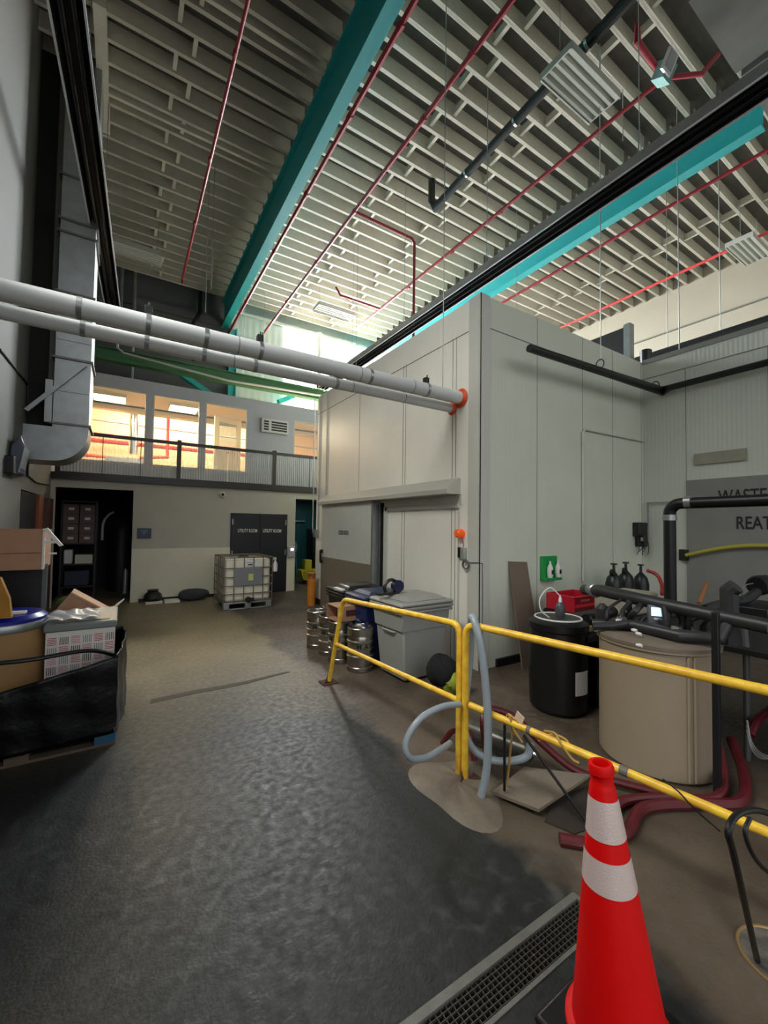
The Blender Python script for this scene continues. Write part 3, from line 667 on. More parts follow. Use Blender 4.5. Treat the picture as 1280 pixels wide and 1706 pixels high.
# open dark doorway in the left wall with a rust brown door
b = MB().box((-2.8, 7.9, -.01), (-1.44, 10.1, .0)).box((-2.9, 7.9, 0), (-2.8, 10.1, 2.6)).box((-2.8, 7.8, 0), (-1.44, 7.9, 2.6)).box((-2.8, 10.1, 0), (-1.44, 10.2, 2.6)).box((-2.8, 7.9, 2.4), (-1.44, 10.1, 2.5))
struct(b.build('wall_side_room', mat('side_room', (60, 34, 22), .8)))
t = thing('rust_door', (-1.25, 9.4, 0), 'rust brown door standing open beside the dark doorway', 'door')
m_rust = mat('rust_brown', (128, 66, 38), .6, var=.2, scale=4)
MB().box((-1.30, 9.38, .02), (-1.25, 9.88, 2.26)).build('door_leaf', m_rust, t)
MB().box((-1.28, 9.9, .02), (-1.18, 10.5, 2.24)).build('door_return', mat('rust_dark', (74, 40, 30), .6), t)
area('side_room_lamp', (-2.1, 9.2, 2.35), .3, .3, (0, 0, 0), 3, (1, .5, .25))
tg = MB().box((-1.34, 8.1, .02), (-1.29, 9.36, 2.25)).build('black_door', m_door)
tag(tg, 'black door leaf in the left wall near the pallet', 'door')
# ================================================================ FAR WALL
# store room behind the left opening
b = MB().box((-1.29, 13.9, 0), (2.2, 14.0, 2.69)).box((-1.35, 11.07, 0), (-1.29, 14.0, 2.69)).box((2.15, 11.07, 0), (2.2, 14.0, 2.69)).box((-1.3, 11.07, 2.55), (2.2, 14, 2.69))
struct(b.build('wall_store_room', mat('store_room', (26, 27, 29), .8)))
t = thing('storage_shelf', (-.9, 12.6, 0), 'black storage shelf unit inside the dark store room', 'shelf')
for x in (-1.22, -.55):
    for y in (12.4, 12.85): MB().box((x-.02, y-.02, 0), (x+.02, y+.02, 2.3)).build('post', m_black, t)
for z in (.25, .78, 1.28, 2.3): MB().box((-1.24, 12.38, z-.03), (-.53, 12.87, z)).build('shelf_board', m_black, t)
m_scard = mat('carton_store', (120, 98, 92), .85, var=.1, scale=8)
for k in range(8):
    x = -1.2+.32*(k % 2); z = 1.28+.235*(k//2)
    o = MB().box((x, 12.4, z), (x+.30, 12.75, z+.23)).build('carton', m_scard, bevel=.004)
    tag(o, 'brown carton on the upper store room shelf, %s column, %s' % (('left', 'right')[k % 2], ('bottom of its stack', 'second from the bottom', 'third from the bottom', 'top of its stack')[k//2]), 'box', 'cartons on the store room shelf')
    MB().box((x+.1, 12.393, z+.09), (x+.21, 12.4, z+.15)).build('carton_label', m_paper, o)
tag(MB().box((-1.17, 12.42, .78), (-1.0, 12.7, 1.12)).build('canister', m_paper, bevel=.03), 'white canister on the middle store room shelf', 'canister')
tag(MB().box((-.95, 12.42, .78), (-.6, 12.7, 1.0)).build('carton', m_wains, bevel=.01), 'pale grey box beside the white canister on the middle shelf', 'box')
tag(MB().box((-1.15, 12.42, .25), (-.65, 12.8, .62)).build('storage_bin', mat('dark_blue', (24, 34, 60), .5), bevel=.02), 'dark blue bin on the lowest store room shelf', 'bin')
tag(MB().tube([P(170, 900, y=13), P(172, 872, y=13), P(181, 858, y=13), P(190, 853, y=13)], .03, sm=4).build('pale_hose', m_trimw), 'curved pale hose hanging in the dark store room', 'hose')
tag(MB().lathe([(.3, 0), (.32, 1.6), (.2, 1.8)], (.0, 13.1, 0)).build('wrapped_cylinder', m_black), 'tall dark wrapped cylinder in the store room', 'cylinder')
tag(MB().lathe([(.06, 0), (.06, .55), (.03, .62)], (.1, 12.4, 0)).build('spray_canister', m_alum), 'slim grey canister on the store room floor by the opening', 'canister')
# utility room doors
struct(MB().box((2.32, 11.02, 0), (3.78, 11.07, 2.06)).build('door_backing', m_matteblk))
for i, (xa, xb) in enumerate(((2.345, 3.045), (3.055, 3.755))):
    t = thing('door_%d' % (i+1), ((xa+xb)/2, 10.93, 0), 'black utility room door leaf, %s one of the pair' % ('left' if i == 0 else 'right'), 'door')
    t['kind'] = 'structure'
    MB().box((xa, 10.925, .01), (xb, 10.97, 2.03)).build('door_leaf', m_door, t, bevel=.003)
    text('UTILITY ROOM', .125, ((xa+xb)/2+(.04 if i == 0 else -.03), 10.922, 1.62), R_FRONT, m_lett, t, stretch=.58)
    for z in (1.05, 1.85): hx = xa+.015 if i == 0 else xb-.015; MB().box((hx-.015, 10.915, z-.07), (hx+.015, 10.925, z+.07)).build('hinge', m_galv, t)
struct(MB().box((2.31, 10.93, 0), (2.345, 10.99, 2.07)).box((3.755, 10.93, 0), (3.79, 10.99, 2.07)).box((2.31, 10.93, 2.03), (3.79, 10.99, 2.07)).build('door_frame', m_black))
q = P(485, 919, y=10.9)
t = thing('card_reader', (q.x, 10.93, q.z), 'small grey terminal with a bright screen beside the utility doors', 'card reader')
MB().box((q.x-.1, 10.87, q.z-.16), (q.x+.1, 10.93, q.z+.14)).build('case', m_alum, t, bevel=.015)
MB().box((q.x-.02, 10.862, q.z+.03), (q.x+.06, 10.872, q.z+.09)).build('screen', mat('screen_white', (240, 245, 255), .4, emit=(235, 242, 255), es=2.5), t)
q0, q1 = P(229, 880, y=10.93), P(252, 897, y=10.93)
t = thing('wall_sign', (q0.x, 10.93, q1.z), 'small dark blue sign on the wall beside the store room', 'sign')
MB().box((q0.x, 10.92, q1.z), (q1.x, 10.95, q0.z)).build('plate', mat('sign_blue', (48, 62, 88), .5), t, bevel=.008)
b = MB()
for k in range(3): b.box((q0.x+.07+.03*k, 10.914, q0.z-.07-.05*k), (q1.x-.07-.03*k, 10.92, q0.z-.05-.05*k))
b.build('sign_marks', mat('sign_pale', (120, 132, 150), .6), t)
q = P(371, 824, y=10.9)
t = thing('security_camera', (q.x, 10.95, q.z), 'small white dome camera on the far wall above the utility doors', 'camera')
MB().lathe([(.07, 0), (.07, -.06), (.05, -.08)], (q.x, 10.95, q.z), axis='Y').build('housing', m_trimw, t)
MB().lathe([(.04, -.07), (.035, -.1), (.01, -.115)], (q.x, 10.95, q.z), axis='Y').build('lens', m_black, t)
# passage room
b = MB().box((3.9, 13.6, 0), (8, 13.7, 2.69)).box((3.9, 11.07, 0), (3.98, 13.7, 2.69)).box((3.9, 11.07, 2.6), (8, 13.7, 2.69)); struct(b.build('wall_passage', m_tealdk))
area('passage_lamp', (5.0, 12.6, 2.5), .4, .4, (0, 0, 0), 3, (.8, 1, 1))
t = thing('mop_bucket', (4.95, 12.2, 0), 'yellow mop bucket in the teal passage', 'bucket')
my = mat('bucket_yellow', (190, 180, 40), .4)
MB().poly([(4.7, 12.0, .1), (5.15, 12.0, .1), (5.25, 12.0, .42), (4.62, 12.0, .42)], (0, .35, 0)).build('tub', my, t, bevel=.02)
MB().box((4.75, 12.02, .42), (4.98, 12.3, .72)).build('wringer', my, t, bevel=.02)
for x in (4.74, 5.1): MB().lathe([(.05, -.02), (.05, .02)], (x, 12.05, .05), axis='Y').build('caster', m_black, t)
tag(MB().tube([(4.7, 12.5, 0), (4.62, 12.6, 1.3)], .015).lathe([(.05, 0), (.1, -.12), (.08, -.3)], (4.62, 12.62, 1.25)).build('mop', mat('mop_grey', (120, 130, 140), .9)), 'grey mop leaning in the passage above the yellow bucket', 'mop')
tag(MB().box((5.15, 12.4, .02), (5.6, 13.0, 1.7)).build('dark_cabinet', m_blackpl, bevel=.05), 'dark cabinet in the passage behind the mop bucket', 'cabinet')
tag(MB().box((4.2, 13.5, 1.9), (5.3, 13.6, 1.94)).build('wall_ledge', m_alum), 'thin bright ledge on the teal passage wall', 'ledge')
# ================================================================ FLOOR ITEMS, FAR
# IBC tote
IX0, IX1, IY0, IY1 = 1.80, 2.80, 9.0, 10.0
t = thing('ibc_tote', ((IX0+IX1)/2, (IY0+IY1)/2, 0), 'caged white liquid tote on a pallet in front of the utility doors', 'tank')
m_tote = mat('tote_plastic', (222, 216, 196), .4, var=.05, scale=3)
MB().box((IX0+.03, IY0+.03, .16), (IX1-.03, IY1-.03, 1.06)).build('bottle', m_tote, t, bevel=.06)
MB().lathe([(.11, 0), (.11, .04), (.08, .05)], (2.3, 9.5, 1.06)).build('cap', m_black, t)
b = MB()
zs = (.18, .33, .5, .68, .87, 1.09)
for z in zs: b.tube([(IX0, IY0, z), (IX1, IY0, z), (IX1, IY1, z), (IX0, IY1, z), (IX0, IY0, z)], .010, n=6)
for k in range(6):
    f_ = k/5
    x = IX0+(IX1-IX0)*f_; y = IY0+(IY1-IY0)*f_
    for yy in (IY0-.004, IY1+.004): b.tube([(x, yy, .16), (x, yy, 1.09)], .009, n=6)
    for xx in (IX0-.004, IX1+.004): b.tube([(xx, y, .16), (xx, y, 1.09)], .009, n=6)
b.tube([(IX0, 9.35, 1.09), (IX1, 9.35, 1.09)], .009, n=6).tube([(IX0, 9.65, 1.09), (IX1, 9.65, 1.09)], .009, n=6)
b.build('cage', mat('cage_steel', (120, 110, 98), .5, .5), t)
pl = MB().box((IX0, IY0, .12), (IX1, IY1, .16)).box((IX0, IY0, 0), (IX1, IY0+.1, .03)).box((IX0, IY1-.1, 0), (IX1, IY1, .03))
for x in (IX0, 2.24, IX1-.12):
    for y in (IY0, IY1-.12): pl.box((x, y, 0), (x+.12, y+.12, .13))
pl.build('pallet_base', m_galv, t, bevel=.01)
pt = MB().box((2.0, IY0-.015, .5), (2.57, IY0-.005, .88)).build('id_plate', mat('plate_grey', (128, 130, 132), .5, .3), t)
MB().box((2.29, IY0-.02, .6), (2.39, IY0-.014, .74)).build('yellow_label', mat('lbl_yel', (196, 200, 110), .6), pt)
lb_ = MB().box((2.2, IY0+.02, .9), (2.5, IY0+.032, 1.03)).build('top_label', m_paper, t)
MB().box((2.28, IY0+.014, .92), (2.38, IY0+.022, .94)).box((2.26, IY0+.014, .97), (2.42, IY0+.022, .975)).build('print', m_blkl, lb_)
MB().lathe([(.06, -.02), (.06, .1)], (2.3, IY0-.05, .2), axis='Y').box((2.24, IY0-.1, .17), (2.4, IY0-.04, .24)).build('valve', m_black, t, bevel=.005)
t = thing('spray_bottle', (2.88, 9.02, .86), 'white spray bottle hooked on the right edge of the caged tote', 'bottle')
MB().lathe([(.045, .76), (.05, .8), (.05, .93), (.018, .99), (.018, 1.02)], (2.88, 9.05, 0), n=16).build('bottle', m_paper, t)
MB().box((2.83, 9.03, 1.02), (2.9, 9.07, 1.07)).box((2.81, 9.04, .98), (2.83, 9.06, 1.05)).build('trigger', m_trimw, t, bevel=.004)
# items against the far wall
t = thing('floor_scale', (.75, 10.55, 0), 'low pale tray with a dark bundled hose on it by the far wall', 'tray')
MB().box((.47, 10.45, 0), (.80, 10.75, .06)).build('tray', m_wains, t, bevel=.008)
tag(MB().lathe([(.16, .06), (.19, .12), (.17, .2), (.1, .27), (.12, .3)], (.62, 10.62, 0), n=18).build('dark_bundle', m_black), 'dark rounded bundle sitting on the pale tray', 'bundle')
tag(MB().box((.84, 10.42, 0), (1.15, 10.7, .06)).build('pale_tray', m_tote, bevel=.01), 'small pale tray between the dark bundle and the grey sack', 'tray')
def sack(u, v):
    th = 2*PI*u; ph = PI*v; r = 1+.08*math.sin(5*th+3*v)
    return Vector((1.45+.33*math.sin(ph)**.6*math.cos(th)*r, 10.65+.18*math.sin(ph)**.6*math.sin(th)*r, .13-.13*math.cos(ph)))
tag(MB().grid(sack, 24, 12).build('grey_sack', mat('sack_grey', (62, 62, 64), .9, var=.2, scale=14)), 'dark grey rounded sack on the floor against the far wall', 'sack')
# bollard
t = thing('bollard', (3.62, 8.75, 0), 'orange floor bollard guarding the cold room far end', 'bollard')
MB().lathe([(.09, 0), (.09, .68), (.085, .72), (.03, .74)], (3.62, 8.75, 0), n=20).build('post', mat('bollard_orange', (215, 130, 30), .5, var=.15, scale=6), t)
MB().lathe([(.093, .6), (.093, .72)], (3.62, 8.75, 0), n=20).build('dark_band', mat('band_brown', (70, 40, 30), .6, col2=(180, 110, 60), scale=20), t)
# wheelie bins
def bin_(cx, cy, rz, W, D, H, m, ml, label, extra=None):
    """front (lip) faces local -x; W along y, D along x"""
    t = thing('wheelie_bin', (0, 0, 0), label, 'bin', 'wheeled bins by the cold room')
    def prism(z0, z1, w0, d0, w1, d1, name, mm, par, bev=.02, xo=0):
        bm_ = MB(); v = []
        for (z, w_, d_) in ((z0, w0, d0), (z1, w1, d1)):
            v.append([bm_.bm.verts.new((xo+sx*d_/2, sy*w_/2, z)) for sx, sy in ((-1, -1), (1, -1), (1, 1), (-1, 1))])
        bm_.bm.faces.new(v[0][::-1]); bm_.bm.faces.new(v[1])
        for i in range(4): bm_.bm.faces.new((v[0][i], v[0][(i+1) % 4], v[1][(i+1) % 4], v[1][i]))
        return bm_.build(name, mm, par, bevel=bev, world=False)
    body = prism(.02, H*.62, W*.74, D*.70, W*.84, D*.82, 'body', m, t)
    prism(H*.60, H*.87, W*.86, D*.86, W*.92, D*.92, 'upper_body', m, t, .015)
    prism(H*.86, H*.90, W*1.0, D*1.0, W*1.0, D*1.0, 'rim', m, t, .012)
    prism(H*.815, H*.85, W*.98, D*.98, W*.98, D*.98, 'rim', m, t, .012)
    ld = prism(H*.905, H*.95, W*1.02, D*1.02, W*1.0, D*.98, 'lid', ml, t, .02)
    prism(H*.95, H*1.0, W*.86, D*.80, W*.62, D*.6, 'lid_dome', ml, ld, .02, .02)
    for s in (-1, 1): MB().lathe([(.13, -.035), (.13, .035)], (D*.32, s*W*.40, .13), axis='Y', n=20).build('wheel', m_blackpl, t, world=False)
    MB().tube([(D*.5, -W*.35, H*.88), (D*.56, -W*.35, H*.9), (D*.56, W*.35, H*.9), (D*.5, W*.35, H*.88)], .018).build('handle', m, t, world=False)
    MB().tube([(-D*.405, -W*.2, H*.58), (-D*.44, -W*.14, H*.58), (-D*.44, W*.14, H*.58), (-D*.405, W*.2, H*.58)], .012).build('lift_bar', m, t, world=False)
    t.location = (cx, cy, 0); t.rotation_euler.z = rz
    return t
m_bgrey = mat('bin_grey', (150, 150, 144), .45, var=.06, scale=4)
m_bblue = mat('bin_blue', (26, 40, 84), .4); m_bblk = mat('bin_black', (22, 22, 24), .25)
bg_ = bin_(3.05, 4.18, .03, .68, .80, .97, m_bgrey, m_bgrey, 'big grey wheelie bin nearest the guard rail')
bb_ = bin_(2.98, 4.88, .0, .56, .72, .93, m_bblue, mat('lid_blue', (40, 52, 84), .4), 'blue wheelie bin between the black and the grey bin')
MB().box((-.30, -.06, .45), (-.295, .06, .6)).build('emblem', mat('emblem_pale', (150, 160, 180), .6), bb_, world=False)
bk_ = bin_(2.98, 5.48, .0, .56, .74, .93, m_bblk, m_bblk, 'black wheelie bin farthest from the guard rail')
MB().box((-.33, -.17, .885), (-.2, .1, .888)).build('lid_label', m_paper, bk_, world=False)
t = thing('tape_dispenser', (2.93, 4.25, .97), 'dark blue handled tape dispenser standing on the grey bin lid', 'tool')
MB().tube([(2.72, 4.25, 1.0), (2.70, 4.25, 1.06), (2.75, 4.25, 1.13), (2.82, 4.25, 1.14), (2.87, 4.25, 1.1)], .02, sm=3).build('handle', m_blackpl, t)
MB().lathe([(.075, -.035), (.075, .035)], (2.89, 4.25, 1.06), axis='Y', n=24).build('tape_roll', mat('navy', (28, 34, 66), .4), t)
MB().box((2.6, 4.21, .965), (2.9, 4.29, .995)).build('base', m_blackpl, t, bevel=.006)
# kegs
m_keglet = mat('keg_letter', (30, 30, 30), .7)
def keg(label, letter=True):
    t = thing('beer_keg', (0, 0, 0), label, 'keg', 'steel kegs beside the bins')
    R = .165; H = .53
    MB().lathe([(.12, .03), (R-.012, .03), (R-.006, .06), (R-.006, .16), (R+.006, .17), (R+.006, .19), (R-.006, .20), (R-.006, .255), (R+.004, .262), (R+.004, .275), (R-.006, .282), (R-.006, .34), (R+.006, .35), (R+.006, .37), (R-.006, .38), (R-.008, .43), (R-.03, .465), (.08, .485), (.03, .49)], n=40).build('barrel', m_steel, t, world=False)
    b = MB(); n = 40
    for z0, z1, nm in ((0, .06, 'foot_ring'), (.43, H, 'top_ring')):
        b = MB().lathe([(R-.006, z0), (R, z0+.008), (R, z1-.008), (R-.006, z1), (R-.016, z1), (R-.022, z1-.01), (R-.022, z0+.01), (R-.016, z0)], n=n)
        fs = [f for f in b.bm.faces if len(f.verts) > 4]; bmesh.ops.delete(b.bm, geom=fs, context='FACES_ONLY')
        b.build(nm, m_steel, t, world=False)
    MB().lathe([(.035, .485), (.035, .505), (.022, .51)], n=16).build('spear_valve', m_galv, t, world=False)
    if letter:
        for i, ch in enumerate('MA'):
            a = math.radians(-100+i*32); rr = R-.004
            text(ch, .09, (rr*math.cos(a), rr*math.sin(a), .31), Matrix.Rotation(a+PI/2, 3, 'Z') @ R_FRONT, m_keglet, t)
    return t
def place(t, x, y, rz): t.location = (x, y, 0); t.rotation_euler.z = rz
k0 = keg('steel keg nearest the guard rail post, marked MA, standing alone'); place(k0, 2.576, 4.627-.02, -.4)
for x, y, rz, lb in ((2.511, 5.03, -1.2, 'steel keg under the open end of the cardboard box'), (2.528, 5.386, -.9, 'steel keg between the leftmost keg and the one under the box'), (2.507, 5.78, -.5, 'leftmost steel keg, farthest out in the aisle'), (2.84, 5.98, 0, 'steel keg half hidden behind the leftmost kegs')):
    c = copy_tree(k0); place(c, x, y, rz); c['label'] = lb
MB().box((2.43, 5.605, .42), (2.5, 5.62, .45)).build('keg_sticker', m_paper, None)
tag(bpy.data.objects['keg_sticker'], 'white sticker on the collar of the leftmost keg', 'sticker')
# cardboard box on kegs
t = thing('cardboard_box', (2.58, 5.05, .535), 'open cardboard carton resting on top of the kegs', 'box')
b = MB(); bx0, bx1, by0, by1, bz0, bz1 = 2.40, 2.76, 4.9, 5.25, .535, .73
b.box((bx0, by0, bz0), (bx1, by1, bz0+.008)).box((bx0, by0, bz0), (bx1, by0+.008, bz1)).box((bx0, by1-.008, bz0), (bx1, by1, bz1)).box((bx1-.008, by0, bz0), (bx1, by1, bz1)).box((bx0, by0, bz1-.008), (bx1, by1, bz1))
b.build('carton_body', m_card, t, smooth=False)
MB().poly([(bx0, by0, bz1), (bx0-.03, by0-.08, bz0+.14), (bx0-.03, by0-.08, bz0+.02), (bx0, by0, bz0)], (.006, 0, .0)).build('flap', m_cardin, t)
MB().box((2.52, by0-.003, .60), (2.68, by0, .68)).build('printed_panel', mat('print_brown', (70, 40, 34), .8), t)
text('BOTTLES', .04, (2.6, by0-.004, .64), R_FRONT, m_card, t) if False else None
# black hose reel / yellow bag
t = thing('wheeled_bag', (3.0, 3.5, 0), 'black and yellow-green rolled bag on the floor beside the grey bin', 'bag')
def blob(c, s, seed, amp=.08):
    rnd = random.Random(seed); ph0 = rnd.uniform(0, 6)
    def f_(u, v):
        th = 2*PI*u; ph = PI*v; r = 1+amp*math.sin(3*th+ph0)*math.sin(2*ph)+amp*.6*math.sin(7*th+5*ph+ph0)
        return Vector((c[0]+s[0]*math.sin(ph)*math.cos(th)*r, c[1]+s[1]*math.sin(ph)*math.sin(th)*r, c[2]-s[2]*math.cos(ph)*r))
    return f_
MB().grid(blob((2.98, 3.52, .235), (.15, .17, .17), 1), 28, 14).build('black_roll', mat('bag_black', (16, 16, 17), .9, bump=.3, bscale=30), t)
MB().grid(blob((3.1, 3.40, .13), (.17, .12, .12), 2, .12), 28, 14).build('yellow_cover', mat('bag_yellow', (150, 160, 40), .7, var=.3, scale=9), t)
# ================================================================ GUARD RAIL
m_y = m_yellow
t = thing('guard_rail', (2.06, 2.2, 0), 'yellow tubular guard rail dividing the aisle from the equipment', 'railing')
def arc_corner(a, c, e, r=.09, n=6):
    a, c, e = Vector(a), Vector(c), Vector(e); u = (a-c).normalized()*r; v = (e-c).normalized()*r
    return [c+u*(1-k/n)**2+v*(k/n)**2 for k in range(n+1)]
R1 = .024
A0 = (2.045, 4.36, .03); A1 = (2.045, 4.05, 1.0); B1 = (2.07, 2.24, 1.10); B0 = (2.07, 2.24, .03)
MB().tube([A0]+arc_corner(A0, A1, B1)+arc_corner(A1, B1, B0)+[B0], R1, n=14).build('hoop', m_y, t)
MB().tube([(2.045, 4.22, .48), (2.07, 2.24, .56)], R1*.9, n=12).build('mid_rail', m_y, t)
C0 = (2.075, 2.185, .03); C1 = (2.075, 2.185, 1.115); D1 = (2.50, .62, 1.08)
ext = Vector(D1)+(Vector(D1)-Vector(C1))*.35
MB().tube([C0]+arc_corner(C0, C1, D1)+[ext], R1, n=14).build('hoop', m_y, t)
e2 = Vector((2.40, .62, .50)); e1 = Vector((2.085, 2.15, .56))
MB().tube([e1, e1+(e2-e1)*1.35], R1*.95, n=12).build('mid_rail', m_y, t)
m_tape = mat('grey_tape', (105, 98, 92), .6)
for f_, L_ in ((.09, .02), (.28, .012), (.62, .02)):
    p = e1+(e2-e1)*f_; d = (e2-e1).normalized()
    MB().tube([p-d*L_, p+d*L_], R1*1.08, n=12).build('tape_wrap', m_tape, t)
for p, rot in (((2.045, 4.38, 0), 0), ((2.08, 2.2, .04), 1)):
    b = MB().box((p[0]-.09, p[1]-.08, p[2]), (p[0]+.09, p[1]+.08, p[2]+.012))
    b.poly([(p[0]-.08, p[1]-.06, p[2]+.01), (p[0]+.02, p[1]+.03, p[2]+.1), (p[0]+.06, p[1]+.02, p[2]+.01)], (0, .012, 0))
    b.build('foot_plate', mat('rust_foot', (78, 50, 36), .8, var=.3, scale=30), t)
# concrete mound round the middle post
def mound(u, v):
    th = 2*PI*u; r = (.30+.05*math.sin(3*th+1))*(1+.0*v)*v
    h = .055*(1-v**3)
    return Vector((2.02+r*math.cos(th)*.95+.03*math.sin(th), 2.18+r*math.sin(th)*1.25, h+.004*math.sin(9*th)*v*(1-v)*4))
tag(MB().grid(mound, 40, 10).build('concrete_patch', mat('mound_concrete', (116, 105, 90), .6, var=.25, scale=8, bump=.3, bscale=25)), 'low rounded concrete mound around the middle rail post', 'mound')
# slab
t_ = MB().poly([(2.14, 1.99, .02), (2.50, 2.02, .06), (2.82, 1.72, .06), (2.24, 1.70, .035)], (0, 0, .02)).build('checker_slab', mat('slab', (128, 117, 102), .7, var=.15, scale=12, bump=.2, bscale=90))
tag(t_, 'flat grey slab cover lying tilted on the floor behind the rail', 'slab')
tag(MB().poly([(2.24, 1.66, .0), (2.5, 1.78, .0), (2.85, 1.70, 0), (2.6, 1.45, 0), (2.3, 1.5, 0)], (0, 0, .006)).build('floor_pit_edge', mat('pit', (52, 44, 36), .9, var=.3, scale=10)), 'dark worn hollow in the floor beside the slab', 'hollow')
# steel cylinder and dark plate behind the mound
t = thing('steel_canister', (2.6, 2.4, 0), 'dull steel canister lying on the floor behind the yellow posts', 'canister')
a, c = Vector((2.52, 2.62, .10)), Vector((2.62, 2.04, .13))
MB().tube([a, a+(c-a)*.9, a+(c-a)*.96, c], [.075, .075, .065, .04], n=24).build('shell', mat('old_steel', (110, 108, 100), .35, .7, var=.3, scale=12), t)
MB().tube([c, c+(c-a).normalized()*.04], .02).build('cap', m_chrome, t)
# red suction hoses
m_rh = mat('red_hose', (92, 22, 30), .45, var=.2, scale=16)
tag(MB().tube([(2.24, 2.62, .05), (2.26, 2.5, .2), (2.30, 2.38, .22), (2.28, 2.3, .05)], .022, sm=5).build('red_hose', m_rh), 'short red hose loop beside the yellow posts', 'hose')
tag(MB().tube([(2.33, 2.2, .03), (2.32, 2.25, .32), (2.42, 2.3, .40), (2.60, 2.2, .34), (2.68, 2.0, .2), (2.78, 1.8, .08), (2.95, 1.6, .05), (3.15, 1.3, .04)], .026, sm=6).build('red_hose', m_rh), 'red hose arching over the steel canister behind the rail', 'hose')
tag(MB().tube([(2.16, 1.50, .03), (2.3, 1.38, .03), (2.55, 1.33, .03), (2.85, 1.38, .035), (3.2, 1.22, .035), (3.45, 1.08, .04), (3.75, 1.15, .08), (4.0, 1.3, .2)], .034, sm=6).build('red_hose', m_rh), 'thick dark red hose snaking on the floor behind the cone', 'hose')
tag(MB().tube([(2.55, 1.45, .03), (2.8, 1.48, .035), (3.1, 1.35, .035), (3.35, 1.18, .04), (3.6, 1.22, .1), (3.85, 1.35, .3)], .03, sm=6).build('red_hose', m_rh), 'second dark red hose beside the thick one at the white tank foot', 'hose')
# grey water hose over the rail
m_gh = mat('grey_hose', (140, 150, 156), .35, var=.05)
pts = [(2.03, 1.99, .02), (2.07, 1.97, .25), (2.08, 1.98, .6), (2.07, 2.02, .95), (2.06, 2.06, 1.1), (2.085, 2.13, 1.17), (2.14, 2.2, 1.08), (2.17, 2.24, .85), (2.16, 2.26, .6), (2.15, 2.28, .36), (2.18, 2.2, .2), (2.3, 2.1, .14), (2.48, 2.0, .16), (2.52, 1.98, .26)]
tag(MB().tube(pts, .026, sm=8, n=12).build('water_hose', m_gh), 'grey hose draped over the yellow rail and down to the floor', 'hose')
pts = [P(766, 1173, y=2.2), P(735, 1178, y=2.2), P(700, 1198, y=2.2), P(677, 1235, y=2.2), P(683, 1262, y=2.18), P(710, 1262, y=2.2), P(735, 1248, y=2.24), P(750, 1238, y=2.3)]
tag(MB().tube(pts, .021, sm=8, n=12).build('water_hose', m_gh), 'grey hose loop bulging left of the middle rail posts', 'hose')
# straps and rods tied to the mid rail
m_web = mat('strap_tan', (176, 140, 70), .8)
p = e1+(e2-e1)*.22
t = thing('tie_strap', p, 'tan strap knotted round the lower yellow rail above the slab', 'strap')
b = MB()
for k in range(3):
    o_ = Vector((.01*k, .03*k, 0)); b.tube([p+o_+Vector((0, .03*math.cos(a*PI/5), .034*math.sin(a*PI/5))) for a in range(11)], .006, n=6)
b.tube([p+Vector((-.02, .03, .05)), p+Vector((-.01, 0, -.03)), p+Vector((.02, -.04, -.1))], .008, n=6, sm=4)
b.build('strap_loop', m_web, t)
MB().box(p+Vector((-.0, -.06, .02)), p+Vector((.006, .0, .08)), Matrix.Rotation(.4, 3, 'X')).build('paper_tag', mat('tagpaper', (214, 186, 160), .8), t)
p2 = e1+(e2-e1)*.40
b = MB()
b.tube([p2+Vector((0, .1, .03)), p2+Vector((0, .03, .045)), p2+Vector((-.02, -.02, .02)), p2+Vector((0, -.08, -.05)), p2+Vector((.01, -.12, -.06))], .007, n=6, sm=5)
b.tube([p2+Vector((-.03, .12, -.03)), p2+Vector((.0, .05, .03)), p2+Vector((.03, -.03, .02)), p2+Vector((.02, -.05, -.04))], .007, n=6, sm=5)
tag(b.build('tied_rope', m_web), 'yellow cord twisted on the lower rail just left of the cone', 'cord')
tag(MB().tube([p+Vector((-.03, .06, -.02)), (2.19, 1.93, .06)], .009, n=8).build('black_rod', m_black), 'short black rod leaning from the strap to the slab, left one', 'rod')
tag(MB().tube([p+Vector((.02, -.05, -.05)), (2.42, 1.48, .02)], .009, n=8).build('black_rod', m_black), 'long thin black rod leaning from the strap down towards the cone', 'rod')
tag(MB().tube([p+Vector((.0, .02, -.02)), (2.25, 1.96, .06)], .007, n=8).build('tan_rod', m_web), 'thin tan stick leaning beside the short black rod', 'stick')

# ================================================================ CONE
t = thing('traffic_cone', (1.525, .82, 0), 'tall red traffic cone with two pale reflective bands', 'traffic cone')
n0 = len(bpy.data.objects)
cx, cy = 1.525, .82
MB().lathe([(.155, .035), (.150, .05), (.146, .07), (.041, .85), (.038, .86), (.035, .868), (.035, .892), (.041, .898), (.041, .918), (.037, .928), (.027, .928), (.025, .90)], (cx, cy, 0), n=48).build('cone_body', m_conered, t)
def rr(z): return .146+(.041-.146)*(z-.07)/(.85-.07)+.0015
for z0, z1 in ((.535, .637), (.696, .82)):
    b = MB().lathe([(rr(z0), z0), (rr(z1), z1)], (cx, cy, 0), n=48)
    fs = [f for f in b.bm.faces if len(f.verts) > 4]; bmesh.ops.delete(b.bm, geom=fs, context='FACES_ONLY')
    b.build('reflective_band', m_band, t)
MB().lathe([(.172, .03), (.170, .05), (.155, .062), (.14, .064)], (cx, cy, 0), n=48).build('collar', m_conered, t)
MB().box((cx-.2, cy-.2, 0), (cx+.2, cy+.2, .035)).build('base', m_blackpl, t, bevel=.02)
t.scale = (1.03, 1.03, 1.03)
t.rotation_euler = (Matrix.Rotation(math.radians(-4.0), 3, fw)).to_euler(); t.location.z = .012
